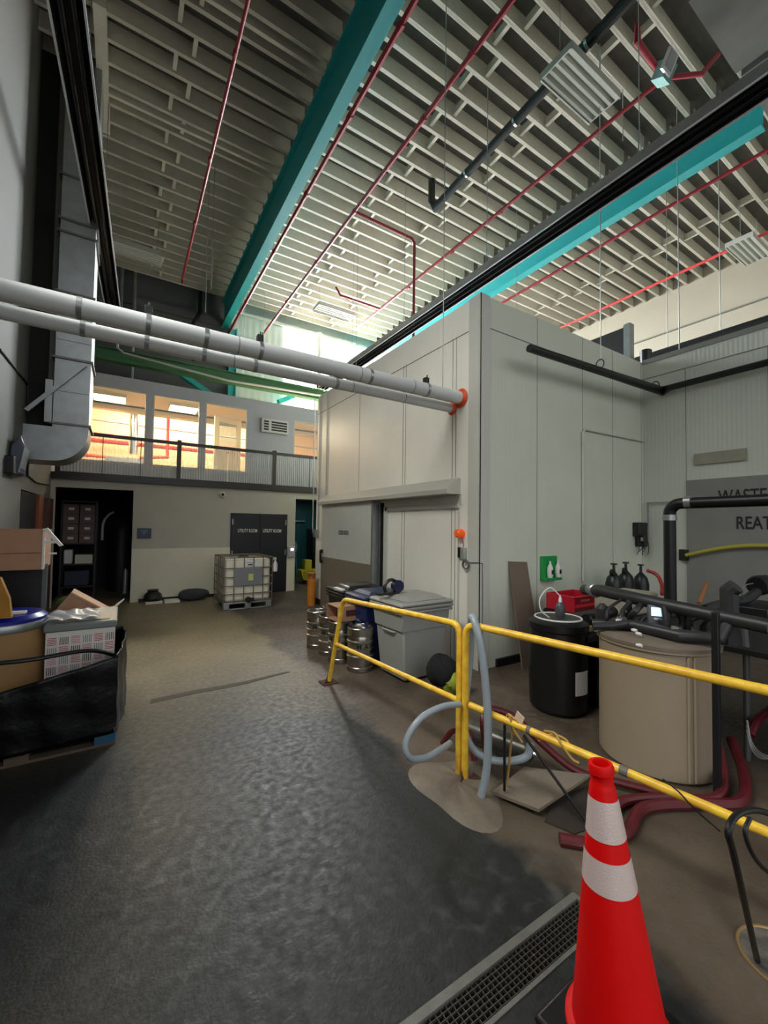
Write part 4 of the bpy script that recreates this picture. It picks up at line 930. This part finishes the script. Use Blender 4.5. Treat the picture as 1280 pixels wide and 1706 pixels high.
# ================================================================ TRENCH DRAIN
t = thing('trench_drain', (1.2, 1.17, 0), 'long steel grated trench drain in the floor beside the cone', 'drain')
DX0, DX1, DA, DB = -.4, 1.93, 1.10, 1.25
m_fr = mat('drain_frame', (128, 128, 122), .5, .4, var=.2, scale=20)
MB().box((DX0, DA-.004, -.03), (DX1, DA+.012, .004)).box((DX0, DB-.012, -.03), (DX1, DB+.022, .006)).box((DX1-.01, DA, -.03), (DX1+.01, DB+.02, .005)).build('frame', m_fr, t)
b = MB(); m_gr = mat('grate_steel', (100, 98, 90), .45, .6, var=.2, scale=30)
y = DA+.02
while y < DB-.01: b.box((DX0, y-.0015, -.025), (DX1, y+.0015, -.002)); y += .02
x = DX0
while x < DX1: b.box((x-.0015, DA+.01, -.022), (x+.0015, DB-.01, -.003)); x += .026
b.build('grate', m_gr, t, smooth=False)
MB().box((DX0, DA, -.13), (DX1, DB, -.128)).box((DX0, DA, -.13), (DX1, DA+.003, -.03)).box((DX0, DB-.003, -.13), (DX1, DB, -.03)).build('channel', m_matteblk, t)
# round hatch and its cable at the right
def ring_(c, R, r, n=48): return [(c[0]+R*math.cos(2*PI*k/n), c[1]+R*math.sin(2*PI*k/n), c[2]) for k in range(n+1)]
t = thing('floor_hatch', (2.38, .62, 0), 'round sunken floor hatch with a brass rim at the lower right', 'hatch')
MB().tube(ring_((2.40, .60, .004), .16, 0), .007, n=8).build('rim', mat('brass_rim', (170, 140, 96), .4, .6), t)
MB().lathe([(.155, -.001), (.155, .003), (.05, .004)], (2.40, .60, 0), n=40).build('cover', mat('hatch_dark', (52, 50, 46), .6, col2=(110, 104, 96), scale=14, bump=.4, bscale=20), t)
pts = [P(1262, 1600, z=.02), P(1240, 1500, y=.62), P(1222, 1420, y=.60), P(1214, 1385, y=.6), P(1228, 1358, y=.6), P(1260, 1350, y=.58), P(1300, 1362, y=.55)]
tag(MB().tube(pts, .011, sm=7).build('black_cable', m_blackpl), 'black cable looped over the rail end and down to the floor hatch', 'cable')
pts = [P(1250, 1362, y=.62), P(1242, 1390, y=.62), P(1262, 1435, y=.6), P(1300, 1470, y=.58)]
tag(MB().tube(pts, .008, sm=7).build('black_cable', m_blackpl), 'thinner black cable hanging from the rail at the right edge', 'cable')
tag(MB().tube([P(1105, 1298, y=1.0), P(1130, 1318, y=.95), P(1160, 1350, y=.9), P(1200, 1385, y=.9)], .004, sm=5).build('thin_wire', m_blackpl), 'thin dark wire dangling across the lower rail', 'wire')
# ================================================================ EQUIPMENT CORNER
# green eye wash station
t = thing('eyewash_station', (5.2, 3.75, 1.05), 'green wall station holding two white bottles', 'eyewash station')
m_gr_ = mat('eyewash_green', (20, 150, 70), .35)
MB().box((5.02, 3.76, 1.06), (5.36, 3.8, 1.40)).build('back_panel', m_gr_, t, bevel=.006)
MB().box((5.02, 3.68, 1.06), (5.36, 3.76, 1.10)).build('tray', m_gr_, t, bevel=.004)
for x in (5.14, 5.32): MB().lathe([(.035, 1.10), (.04, 1.12), (.04, 1.24), (.014, 1.30), (.014, 1.33)], (x, 3.72, 0), n=16).build('bottle', m_paper, t)
MB().box((5.122, 3.675, 1.15), (5.158, 3.681, 1.21)).box((5.302, 3.675, 1.15), (5.338, 3.681, 1.21)).build('bottle_label', m_blkl, t)
# plywood
o = MB().poly([(4.36, 3.55, .0), (4.74, 3.55, 0), (4.72, 3.78, 1.33), (4.36, 3.78, 1.35)], (0, .02, 0)).build('plywood_board', mat('plywood', (120, 104, 90), .8, var=.12, scale=3))
tag(o, 'narrow brown board leaning against the cold room front', 'board')
# black dosing barrel
t = thing('dosing_barrel', (3.72, 2.62, 0), 'black plastic barrel with a white rimmed lid behind the rail', 'barrel')
bx, by, br = 3.76, 2.63, .27
MB().lathe([(br-.03, 0), (br, .04), (br+.01, .4), (br, .78), (br+.015, .80), (br+.015, .86), (br-.03, .89)], (bx, by, 0), n=40).build('drum', m_blackpl, t)
MB().lathe([(br-.04, .885), (br-.06, .90), (.02, .905)], (bx, by, 0), n=40).build('lid', mat('lid_dark', (52, 54, 50), .5), t)
MB().tube(ring_((bx, by, .90), br-.05, 0), .009, n=8).build('lid_ring', m_paper, t)
q = P(968, 1127, y=2.4)
a_ = math.atan2(-2.4+.2, .0)
lp = []
for k in range(5):
    a = math.radians(-112+k*8.5); lp.append((bx+(br+.013)*math.cos(a), by+(br+.013)*math.sin(a), .22))
MB().poly(lp+[(x, y, .44) for x, y, z in lp[::-1]], (.0, -.002, 0)).build('paper_label', m_paper, t)
MB().lathe([(.035, .90), (.045, .93), (.05, 1.0), (.03, 1.05), (.02, 1.06)], (bx-.02, by-.04, 0), n=16).build('dosing_valve', mat('pvc_dark', (70, 72, 76), .4), t)
MB().lathe([(.018, 1.06), (.014, 1.10), (.004, 1.13)], (bx-.02, by-.04, 0), n=12).build('valve_tip', m_paper, t)
MB().tube([(bx-.02, by-.04, 1.12), (bx-.1, by+.02, 1.20), (bx-.2, by+.06, 1.10), (bx-.2, by+.05, .98), (bx-.14, by, .91)], .006, sm=6).build('dosing_tube', m_paper, t)
# white process tank
tx, ty, tr = 3.66, 1.675, .405
t = thing('process_tank', (tx, ty, 0), 'big cream cylindrical tank standing behind the yellow rail', 'tank')
m_tank = mat('tank_cream', (146, 131, 110), .5, var=.05, scale=3)
MB().lathe([(tr-.02, 0), (tr, .02), (tr, .90), (tr+.015, .91), (tr+.015, .94), (tr-.01, .95)], (tx, ty, 0), n=56).build('tank_shell', m_tank, t)
MB().lathe([(tr+.02, .93), (tr+.022, .955), (tr-.02, .975), (.05, .985)], (tx, ty, 0), n=56).build('tank_lid', mat('tank_lid', (122, 110, 96), .6, var=.2, scale=8), t)
a = math.radians(-100)
b = MB()
for aa in (-127, -121): 
    a = math.radians(aa); b.tube([(tx+(tr+.004)*math.cos(a), ty+(tr+.004)*math.sin(a), .03), (tx+(tr+.004)*math.cos(a), ty+(tr+.004)*math.sin(a), .9)], .012, n=6)
b.build('side_rib', m_tank, t)
# black post in front of tank
tag(MB().box((3.43, 1.18, 0), (3.47, 1.22, 1.24)).build('black_post', m_black, bevel=.003), 'square black upright post in front of the cream tank', 'post')
tag(MB().tube([(4.22, 1.27, 0), (4.22, 1.27, .9), (4.2, 1.3, 1.1), (4.12, 1.32, 1.16)], .022, sm=4).build('grey_standpipe', mat('standpipe', (74, 76, 76), .5)), 'dark grey standpipe right of the cream tank', 'pipe')
# big overhead black pipe with vertical drop
t = pipe('overhead_pipe', [(4.98, 2.13, .885), (4.98, 2.13, 1.97)]+[(4.98, 2.13-.11*(1-math.cos(k*PI/10)), 1.97+.11*math.sin(k*PI/10)) for k in range(1, 6)]+[(4.98, .6, 2.09), (4.98, -1, 2.09)], .058, m_blackpl, 'thick black pipe rising behind the tank and turning right', n=16)
MB().lathe([(.066, -.03), (.066, .03)], (4.98, 2.13, 1.93), n=20).build('union', m_galv, t)
MB().lathe([(.066, -.03), (.066, .03)], (4.98, 1.95, 2.09), axis='Y', n=20).build('union', m_galv, t)
# work table of the pump skid
t = thing('pump_table', (4.6, 1.6, 0), 'low black table carrying the pumps behind the cream tank', 'table')
MB().box((4.1, .3, .84), (5.5, 2.75, .88)).build('table_top', m_black, t)
for x, y in ((4.14, 2.7), (5.45, 2.7), (5.45, .35), (4.15, .35)): MB().box((x-.03, y-.03, 0), (x+.03, y+.03, .84)).build('leg', m_black, t)
# horizontal suction main over the tank
m_dk = mat('pipe_dark', (44, 44, 45), .45, var=.2, scale=10)
t = pipe('suction_main', [(4.05, 2.52, 1.17), (3.72, 2.15, 1.235), (3.66, 1.7, 1.21), (3.68, 1.3, 1.18), (3.72, .9, 1.15), (3.75, .2, 1.13)], .052, m_dk, 'dark horizontal main pipe running over the tank lid', n=14)
for p, d in (((3.86, 2.31, 1.21), (.33, .37, 0)), ((3.715, .93, 1.152), (0, 1, 0))):
    p = Vector(p); d = Vector(d).normalized(); MB().tube([p-d*.06, p-d*.05, p+d*.05, p+d*.06], [.055, .066, .066, .055], n=18).build('ribbed_coupling', m_galv, t)
t = pipe('suction_main', [(3.42, 2.05, .99), (3.50, 1.75, 1.03), (3.46, 1.42, 1.03), (3.62, 1.24, 1.03), (3.72, 1.2, 1.18)], .042, m_dk, 'lower dark pipe lying across the cream tank lid', n=14)
for y in (1.85, 1.45): MB().lathe([(.055, -.022), (.055, .022)], (3.485, y, 1.03), axis='Y', n=18).build('flange', m_galv, t)
# verticals and valves above the lid
tag(MB().tube([(3.75, 1.22, .98), (3.75, 1.22, 1.36), (3.75, 1.18, 1.4)], .055).build('riser_pipe', m_dk), 'thick dark riser behind the black post', 'pipe')
for i, (x, y) in enumerate(((3.62, 1.86), (3.72, 1.68), (3.78, 1.5), (3.6, 1.58))):
    tag(MB().tube([(x, y, .985), (x+.01, y, 1.1), (x+.03, y+.02, 1.2)], .022, sm=3).lathe([(.04, 1.05), (.04, 1.1)], (x, y, 0), n=12).build('valve_riser', m_dk), 'small dark valve riser on the tank lid, %s' % ('leftmost', 'second from the left', 'rightmost by the screen', 'front one')[i], 'valve', 'valve risers on the tank lid')
for i, (px, py, yy) in enumerate(((1057, 1050, 1.7), (1065, 1075, 1.55), (1036, 1028, 1.95), (1064, 1056, 1.65))):
    q = P(px, py, y=yy); MB().lathe([(.012, -.02), (.014, 0), (.008, .02)], q, axis='Y', n=12).build('white_cap', m_paper, t)
# tangle of dark hoses and pipes between the mains
rnd = random.Random(4)
places = ('beside the left flange', 'next to the white valve cap', 'under the main pipe', 'left of the screen', 'behind the screen', 'right of the screen', 'near the thick riser', 'at the far lid edge')
for k in range(8):
    x = 3.45+.055*k; y = 1.98-.085*k
    pts_ = [(x, y, .98), (x+rnd.uniform(-.05, .05), y+rnd.uniform(-.05, .05), 1.06), (x+rnd.uniform(-.03, .09), y-.03, 1.13), (3.68, y-.04, 1.2)]
    tag(MB().tube(pts_, rnd.choice((.012, .018, .024)), sm=4).build('feed_hose', m_dk), 'short dark hose rising from the tank lid, %s' % places[k], 'hose', 'dark hoses on the tank lid')
tag(MB().tube([(3.3, 1.98, 1.0), (3.38, 1.86, 1.02), (3.44, 1.78, 1.05)], .03).lathe([(.05, 1.0), (.055, 1.02), (.055, 1.12), (.02, 1.16)], (3.5, 2.02, 0), n=16).build('rim_valve', m_dk), 'dark valve body at the left rim of the tank lid', 'valve')
# controller with a lit screen
q = P(1103, 1024, y=1.62)
t = thing('flow_controller', q, 'grey controller with a bright blue-white screen above the tank lid', 'controller')
MB().box(q+Vector((-.075, -.0, -.085)), q+Vector((.075, .05, .07)), Matrix.Rotation(-1.05, 3, 'Z'), piv=q+Vector((0, .025, 0))).build('case', mat('ctrl_grey', (92, 94, 94), .5), t, bevel=.012)
MB().box(q+Vector((-.05, -.008, -.012)), q+Vector((.05, .0, .055)), Matrix.Rotation(-1.05, 3, 'Z'), piv=q+Vector((0, .025, 0))).build('screen', mat('screen_blue', (190, 215, 255), .4, emit=(176, 208, 250), es=1.3), t)
MB().tube([q+Vector((0, .02, -.08)), q+Vector((0, .03, -.2))], .02).build('stand', m_alum, t)
MB().box(q+Vector((-.035, -.008, -.05)), q+Vector((.035, .0, -.028)), Matrix.Rotation(-1.05, 3, 'Z'), piv=q+Vector((0, .025, 0))).build('keypad', m_alum, t, bevel=.004)
# pumps on the barrel side
for i, (px, py, yy) in enumerate(((985, 1030, 2.5), (1015, 1020, 2.35))):
    q = P(px, py, y=yy)
    t = thing('dosing_pump', q, 'small black pump with a cream end cap, %s' % ('nearer the red crate' if i == 0 else 'nearer the cream tank'), 'pump', 'small dosing pumps')
    MB().lathe([(.05, -.09), (.06, -.07), (.06, .06), (.05, .08)], q, axis='X', n=20).build('motor', m_blackpl, t)
    MB().lathe([(.045, .08), (.05, .1), (.03, .125)], q, axis='X', n=20).build('end_cap', mat('cream_cap', (170, 156, 120), .5), t)
    MB().box(q+Vector((-.11, -.05, -.12)), q+Vector((.1, .05, -.06))).build('foot', mat('foot_cream', (160, 140, 104), .6), t, bevel=.005)
q = P(985, 1047, y=2.45)
tag(MB().box(q+Vector((-.22, -.1, -.1)), q+Vector((.3, .12, -.03))).build('pump_shelf', m_black, bevel=.006), 'narrow black shelf under the small pumps', 'shelf')
tag(MB().box((4.06, 2.38, 0), (4.34, 2.72, .78)).build('pump_cabinet', m_blackpl, bevel=.02), 'black cabinet under the small pumps beside the barrel', 'cabinet')
# red crate
q = P(968, 1003, y=3.1)
t = thing('red_crate', (q.x, 3.2, .75), 'red plastic crate behind the black barrel', 'crate')
mr_ = mat('crate_red', (180, 24, 44), .4)
cx0, cx1, cz0, cz1 = q.x-.28, q.x+.30, q.z-.10, q.z+.10
b = MB().box((cx0, 3.0, cz0), (cx1, 3.4, cz0+.02)).box((cx0, 3.38, cz0), (cx1, 3.4, cz1)).box((cx0, 3.0, cz0), (cx0+.02, 3.4, cz1)).box((cx1-.02, 3.0, cz0), (cx1, 3.4, cz1)).box((cx0, 3.0, cz0), (cx1, 3.02, cz0+.07)).box((cx0, 3.0, cz1-.1), (cx1, 3.02, cz1))
b.box((cx0-.015, 2.985, cz1-.02), (cx1+.015, 3.02, cz1))
b.build('crate_body', mr_, t, bevel=.006)
MB().box((cx0+.12, 2.995, cz1-.07), (cx0+.3, 3.0, cz1-.045)).build('crate_marking', mat('mark_pink', (210, 120, 120), .6), t)
tag(MB().box((cx0, 3.0, 0), (cx1-.05, 3.45, cz0-.0)).build('black_case', m_blackpl, bevel=.03), 'black case under the red crate', 'case')
# gas cylinders
mg = mat('gas_dark', (34, 36, 38), .35, .3)
for i, (px, py, yy, hh) in enumerate(((1023, 960, 3.3, 1.16), (1043, 958, 3.35, 1.16), (1068, 962, 3.4, 1.1))):
    q = P(px, py, y=yy)
    t = thing('gas_cylinder', (q.x, yy, 0), 'dark gas cylinder with a valve on top, %s' % ('leftmost', 'middle one', 'right one with the domed shoulder')[i], 'gas cylinder', 'gas cylinders in the corner')
    MB().lathe([(.11, 0), (.115, .03), (.115, hh-.16), (.09, hh-.06), (.04, hh), (.025, hh+.02)], (q.x, yy, 0), n=24).build('shell', mg, t)
    MB().lathe([(.02, hh+.02), (.02, hh+.08), (.018, hh+.12), (.045, hh+.125), (.045, hh+.145), (.01, hh+.15)], (q.x, yy, 0), n=14).build('valve', m_dk, t)
    if i < 2: MB().lathe([(.045, -.02), (.045, .02)], (q.x-.07, yy-.02, hh+.02), axis='Y', n=18).build('gauge', m_blackpl, t)
# translucent jug on the table
q0, q1 = P(1042, 976, y=2.35), P(1112, 1000, y=2.35)
t = thing('plastic_jug', (q0.x+.3, 2.35, .88), 'pale translucent plastic tank on the table below the gas cylinders', 'jug')
MB().box((q0.x, 2.3, .88), (q0.x+.62, 2.7, 1.10)).build('jug_body', mat('jug_plastic', (156, 150, 132), .5), t, bevel=.03)
MB().lathe([(.05, 1.1), (.05, 1.13)], (q0.x+.15, 2.5, 0), n=16).build('cap', m_black, t)
tag(MB().tube([P(1078, 950, y=2.9), P(1095, 958, y=2.8), P(1103, 975, y=2.7), P(1103, 990, y=2.6)], .022, sm=5).build('red_hose', mat('bright_red_hose', (150, 40, 36), .5)), 'bright red hose curving over the pale plastic tank', 'hose')
tag(MB().tube([P(1165, 1005, y=1.9), P(1178, 972, y=1.95)], .02).build('wooden_tool', mat('wood_handle', (140, 92, 56), .7)), 'wooden tool handle sticking up behind the black post', 'handle')
# dark pump and pipes at the right edge
q = P(1250, 975, y=1.7)
t = thing('transfer_pump', (q.x, q.y, .9), 'black pump and bent pipes at the right edge above the rail', 'pump')
MB().tube([P(1175, 1015, y=1.9), P(1215, 1003, y=1.8), P(1240, 1000, y=1.75), P(1262, 985, y=1.7), P(1275, 965, y=1.7), P(1290, 985, y=1.65)], .05, sm=4).build('pump_pipe', m_dk, t)
MB().lathe([(.09, -.1), (.11, -.05), (.11, .08), (.07, .13)], P(1266, 975, y=1.7), axis='X', n=20).build('pump_head', m_blackpl, t)
MB().box((q.x-.2, 1.5, .88), (q.x+.5, 2.0, 1.0)).build('pump_base', m_blackpl, t, bevel=.01)
tag(MB().tube([P(1240, 998, y=1.6), P(1236, 985, y=1.6), P(1243, 975, y=1.6), P(1255, 972, y=1.6)], .005, sm=5).build('thin_loop_wire', m_galv), 'thin wire loop beside the black pump at the right edge', 'wire')
tag(MB().box((4.3, -.4, .02), (5.3, 1.0, .82)).build('dark_machine', m_blackpl, bevel=.04), 'dark machine housing under the pipes at the right edge', 'machine')
b = MB()
for k in range(3): b.tube([P(1245, 1200+8*k, y=1.1), P(1252, 1235+6*k, y=1.08), P(1268, 1255+4*k, y=1.05), P(1290, 1262, y=1.02)], .006, sm=5)
tag(b.build('wire_bundle', m_galv), 'bundle of pale wires hanging right of the standpipe', 'wires')
tag(MB().tube([P(1250, 1225, y=1.2), P(1262, 1200, y=1.2), P(1285, 1180, y=1.2)], .03, sm=4).build('red_hose', m_rh), 'dark red hose end behind the pale wires at the right edge', 'hose')

# ================================================================ PALLET, lower left
t = thing('wooden_pallet', (-.6, 4.6, 0), 'shipping pallet with a blue block under the black wrapped load', 'pallet')
m_wood = mat('pallet_wood', (92, 78, 64), .85, var=.2, scale=8)
rp_ = Matrix.Rotation(0, 3, 'Z')
PX0, PX1, PY0, PY1 = -1.24, 0.0, 4.05, 5.25
b = MB()
for k in range(6): y = PY0+k*(PY1-PY0-.09)/5; b.box((PX0, y, .115), (PX1, y+.09, .135))
b.build('deck_boards', m_wood, t)
for y in (PY0, (PY0+PY1)/2-.04, PY1-.09): 
    MB().box((PX0, y, 0), (PX1, y+.09, .02)).build('bottom_board', m_wood, t)
for i, x in enumerate((PX0, -.68, PX1-.14)):
    MB().box((x, PY0, .02), (x+.14, PY1, .115)).build('stringer', mat('block_blue', (28, 78, 110), .7, var=.2, scale=9) if i == 2 else m_wood, t)
# black stretch wrapped load : sagging sleeve round the pallet
random.seed(11)
def wrap(u, v):
    L = [(PX0, PY0), (PX1, PY0), (PX1+.03, PY1), (PX0, PY1)]
    s = (u % 1)*4; i = int(s) % 4; f_ = s-int(s); a = L[i]; c = L[(i+1) % 4]
    x = a[0]+(c[0]-a[0])*f_; y = a[1]+(c[1]-a[1])*f_
    bul = .05*math.sin(PI*f_)+.007*math.sin(9*PI*f_+3*v)+.005*math.sin(23*PI*f_-5*v)
    if i == 0: y -= bul
    elif i == 1: x += bul
    elif i == 2: y += bul
    # top edge higher at the right corner
    ht = {0: .46+.25*f_, 1: .71+.03*math.sin(PI*f_), 2: .70-.1*f_, 3: .58-.1*f_}[i]
    z = .09+(ht-.09)*v
    pin = .006*math.sin(5*PI*v+14*u*PI)+.012*math.sin(3*v+2)
    return Vector((x+pin*.5, y+pin*.5, z))
wr = MB().grid(wrap, 96, 18).build('stretch_wrap', mat('wrap_black', (6, 6, 7), .34, bump=.5, bscale=9, spec=.3), solid=.006)
tag(wr, 'black stretch wrap sleeve around the lower part of the pallet load', 'wrap')
tag(MB().box((PX0+.03, PY0+.06, .137), (PX1-.05, 4.96, .40)).build('wrapped_cartons', m_blackpl), 'dark base load hidden inside the black stretch wrap', 'load')
tag(MB().tube([(-1.2, 4.03, .80), (-.6, 3.98, .78), (-.2, 4.12, .76), (0.03, 4.3, .62)], .016, sm=5).build('wrap_strand', m_blackpl), 'twisted black wrap strand stretched across drum and patterned box', 'strand')
# patterned tote with grey lid
t = thing('patterned_box', (-.27, 4.65, .4), 'white storage box printed with red and blue dashes under a grey lid', 'box')
m_pat = mat('pattern_white', (214, 208, 200), .6)
bx0, bx1, by0, by1 = -.50, -.03, 4.30, 4.98
MB().box((bx0, by0, .41), (bx1, by1, .90)).build('box_body', m_pat, t, bevel=.004)
cols = [mat('dash_red', (176, 40, 60), .6), mat('dash_grey', (110, 120, 122), .6), mat('dash_pink', (190, 96, 130), .6), mat('dash_dark', (70, 52, 62), .6)]
marks = [MB() for _ in cols]
cell = .078
def dashes(o, ux, n_u, off, idx):
    for i in range(n_u):
        for j in range(6):
            m_ = marks[(i*3+j*5+idx) % 4]; z = .86-(j+1)*cell+.006
            for k in range(5):
                if (i+j) % 2: # vertical strokes
                    a = o+ux*(i*cell+.010+k*.013); m_.box(Vector((a.x, a.y, z))-off, Vector((a.x, a.y, z+cell-.016))+off+ux*.005)
                else:
                    a = o+ux*(i*cell+.008); m_.box(Vector((a.x, a.y, z+.004+k*.0135))-off, a*1.0+ux*(cell-.018)+Vector((0, 0, z+.009+k*.0135-a.z))+off)
dashes(Vector((bx0+.005, by0, 0)), Vector((1, 0, 0)), 6, Vector((0, .0015, 0)), 0)
dashes(Vector((bx1, by0+.01, 0)), Vector((0, 1, 0)), 8, Vector((.0015, 0, 0)), 1)
for m_, c_ in zip(marks, cols): m_.build('printed_dashes', c_, t, smooth=False)
MB().box((bx0-.015, by0-.015, .895), (bx1+.015, by1+.015, .955)).build('lid', mat('lid_grey', (112, 118, 116), .4), t, bevel=.012)
MB().box((bx0+.05, by0+.05, .955), (bx1-.04, by1-.05, .962)).build('lid_panel', mat('lid_panel', (96, 104, 102), .35), t, bevel=.003)
def plast(u, v):
    x = bx0-.02+.36*u; y = by0-.01+.36*v
    return Vector((x+.02*math.sin(7*v), y+.02*math.sin(8*u), .966+.02*abs(math.sin(9*u+4*v))+.02*abs(math.sin(6*v*u+1))+.05*u*v*(1-u)*4*.5))
tag(MB().grid(plast, 24, 24).build('plastic_bag', clear('clear_plastic', (225, 228, 232), .6, .2), solid=.002), 'crumpled clear plastic bag lying on the grey lid', 'bag')
# leaning carton behind
t = thing('open_carton', (-.35, 5.1, .95), 'brown carton tipped on its corner behind the grey lid', 'box')
b = MB().box((-.52, 4.95, .74), (-.10, 5.2, 1.02), Matrix.Rotation(.62, 3, 'Y')); b.build('carton_body', m_card, t, smooth=False)
MB().box((-.52, 4.94, 1.021), (-.06, 5.2, 1.035), Matrix.Rotation(.62, 3, 'Y'), piv=(-.31, 5.075, .88)).build('pale_edge', m_cardin, t)
tag(MB().poly([(-.05, 4.98, .957), (-.02, 4.96, .96), (.04, 4.97, 1.02), (.035, 4.98, 1.028), (-.02, 4.985, .985)], (0, .004, 0)).build('torn_flap', m_pat), 'small torn white flap curling up at the lid corner', 'flap')
tag(MB().grid(blob((-.42, 5.32, .98), (.12, .08, .05), 5, .2), 18, 9).build('green_cloth', mat('green_cloth', (92, 110, 50), .8)), 'green crumpled cloth behind the tipped carton', 'cloth')
# brown drum with blue lid
t = thing('fibre_drum', (-.80, 4.55, .4), 'brown fibre drum with a blue lid at the left edge', 'drum')
MB().lathe([(.285, .405), (.29, .42), (.29, .93)], (-.80, 4.50, 0), n=48).build('drum_shell', mat('drum_brown', (160, 124, 78), .7, var=.1, scale=5), t)
MB().lathe([(.296, .93), (.30, .94), (.30, .985), (.294, .995)], (-.80, 4.50, 0), n=48).build('rim_band', m_galv, t)
MB().lathe([(.285, .99), (.285, 1.02), (.25, 1.05), (.05, 1.05)], (-.80, 4.50, 0), n=48).build('lid', mat('lid_royal', (20, 30, 130), .3), t)
# black bin behind the drum with corner post and long carton on top
t = thing('black_rack', (-.8, 5.2, .14), 'black rack with a grey corner post behind the blue lidded drum', 'rack')
MB().box((-1.22, 4.98, .14), (-.62, 5.2, 1.36)).build('rack_body', m_blackpl, t)
MB().box((-.62, 4.98, .14), (-.585, 5.02, 1.40)).build('corner_post', mat('post_grey', (96, 98, 98), .5, .4), t)
t = thing('long_carton', (-.9, 4.9, 1.37), 'long brown carton on top of the black rack at the left edge', 'box')
MB().box((-1.26, 4.75, 1.37), (-.60, 5.3, 1.72)).build('carton_body', m_card, t, smooth=False)
MB().box((-1.26, 4.735, 1.52), (-.605, 4.75, 1.73)).build('front_flap', m_card, t, smooth=False)
MB().poly([(-.60, 4.75, 1.73), (-.48, 4.76, 1.57), (-.455, 4.76, 1.58), (-.57, 4.75, 1.74)], (0, .05, 0)).box((-.60, 4.76, 1.60), (-.50, 4.80, 1.625)).box((-.56, 4.78, 1.50), (-.50, 4.80, 1.515)).box((-.602, 4.75, 1.37), (-.585, 4.80, 1.70)).build('white_flaps', m_pat, t)
o = MB().poly([(-1.0, 4.22, 1.055), (-.70, 4.22, 1.055), (-.72, 4.24, 1.2), (-.78, 4.26, 1.36), (-1.0, 4.26, 1.40)], (0, .06, 0)).build('yellow_sack', mat('mustard', (170, 118, 26), .7, var=.2, scale=10))
tag(o, 'mustard yellow sack leaning at the left edge on the blue lid', 'sack')
tag(MB().box((-.74, 4.38, 1.051), (-.64, 4.45, 1.07)).build('small_white_pack', m_paper, bevel=.004), 'small white pack lying on the blue drum lid', 'pack')
# floor joint strip in the aisle
tag(MB().poly([(.28, 4.76, 0), (.7, 4.80, 0), (1.2, 4.80, 0), (1.78, 4.92, 0), (1.75, 4.96, 0), (1.2, 4.89, 0), (.7, 4.90, 0), (.3, 4.87, 0)], (0, 0, .003)).build('floor_joint', mat('joint', (82, 76, 64), .8, var=.2, scale=15)), 'thin dark repair strip across the aisle floor', 'joint')
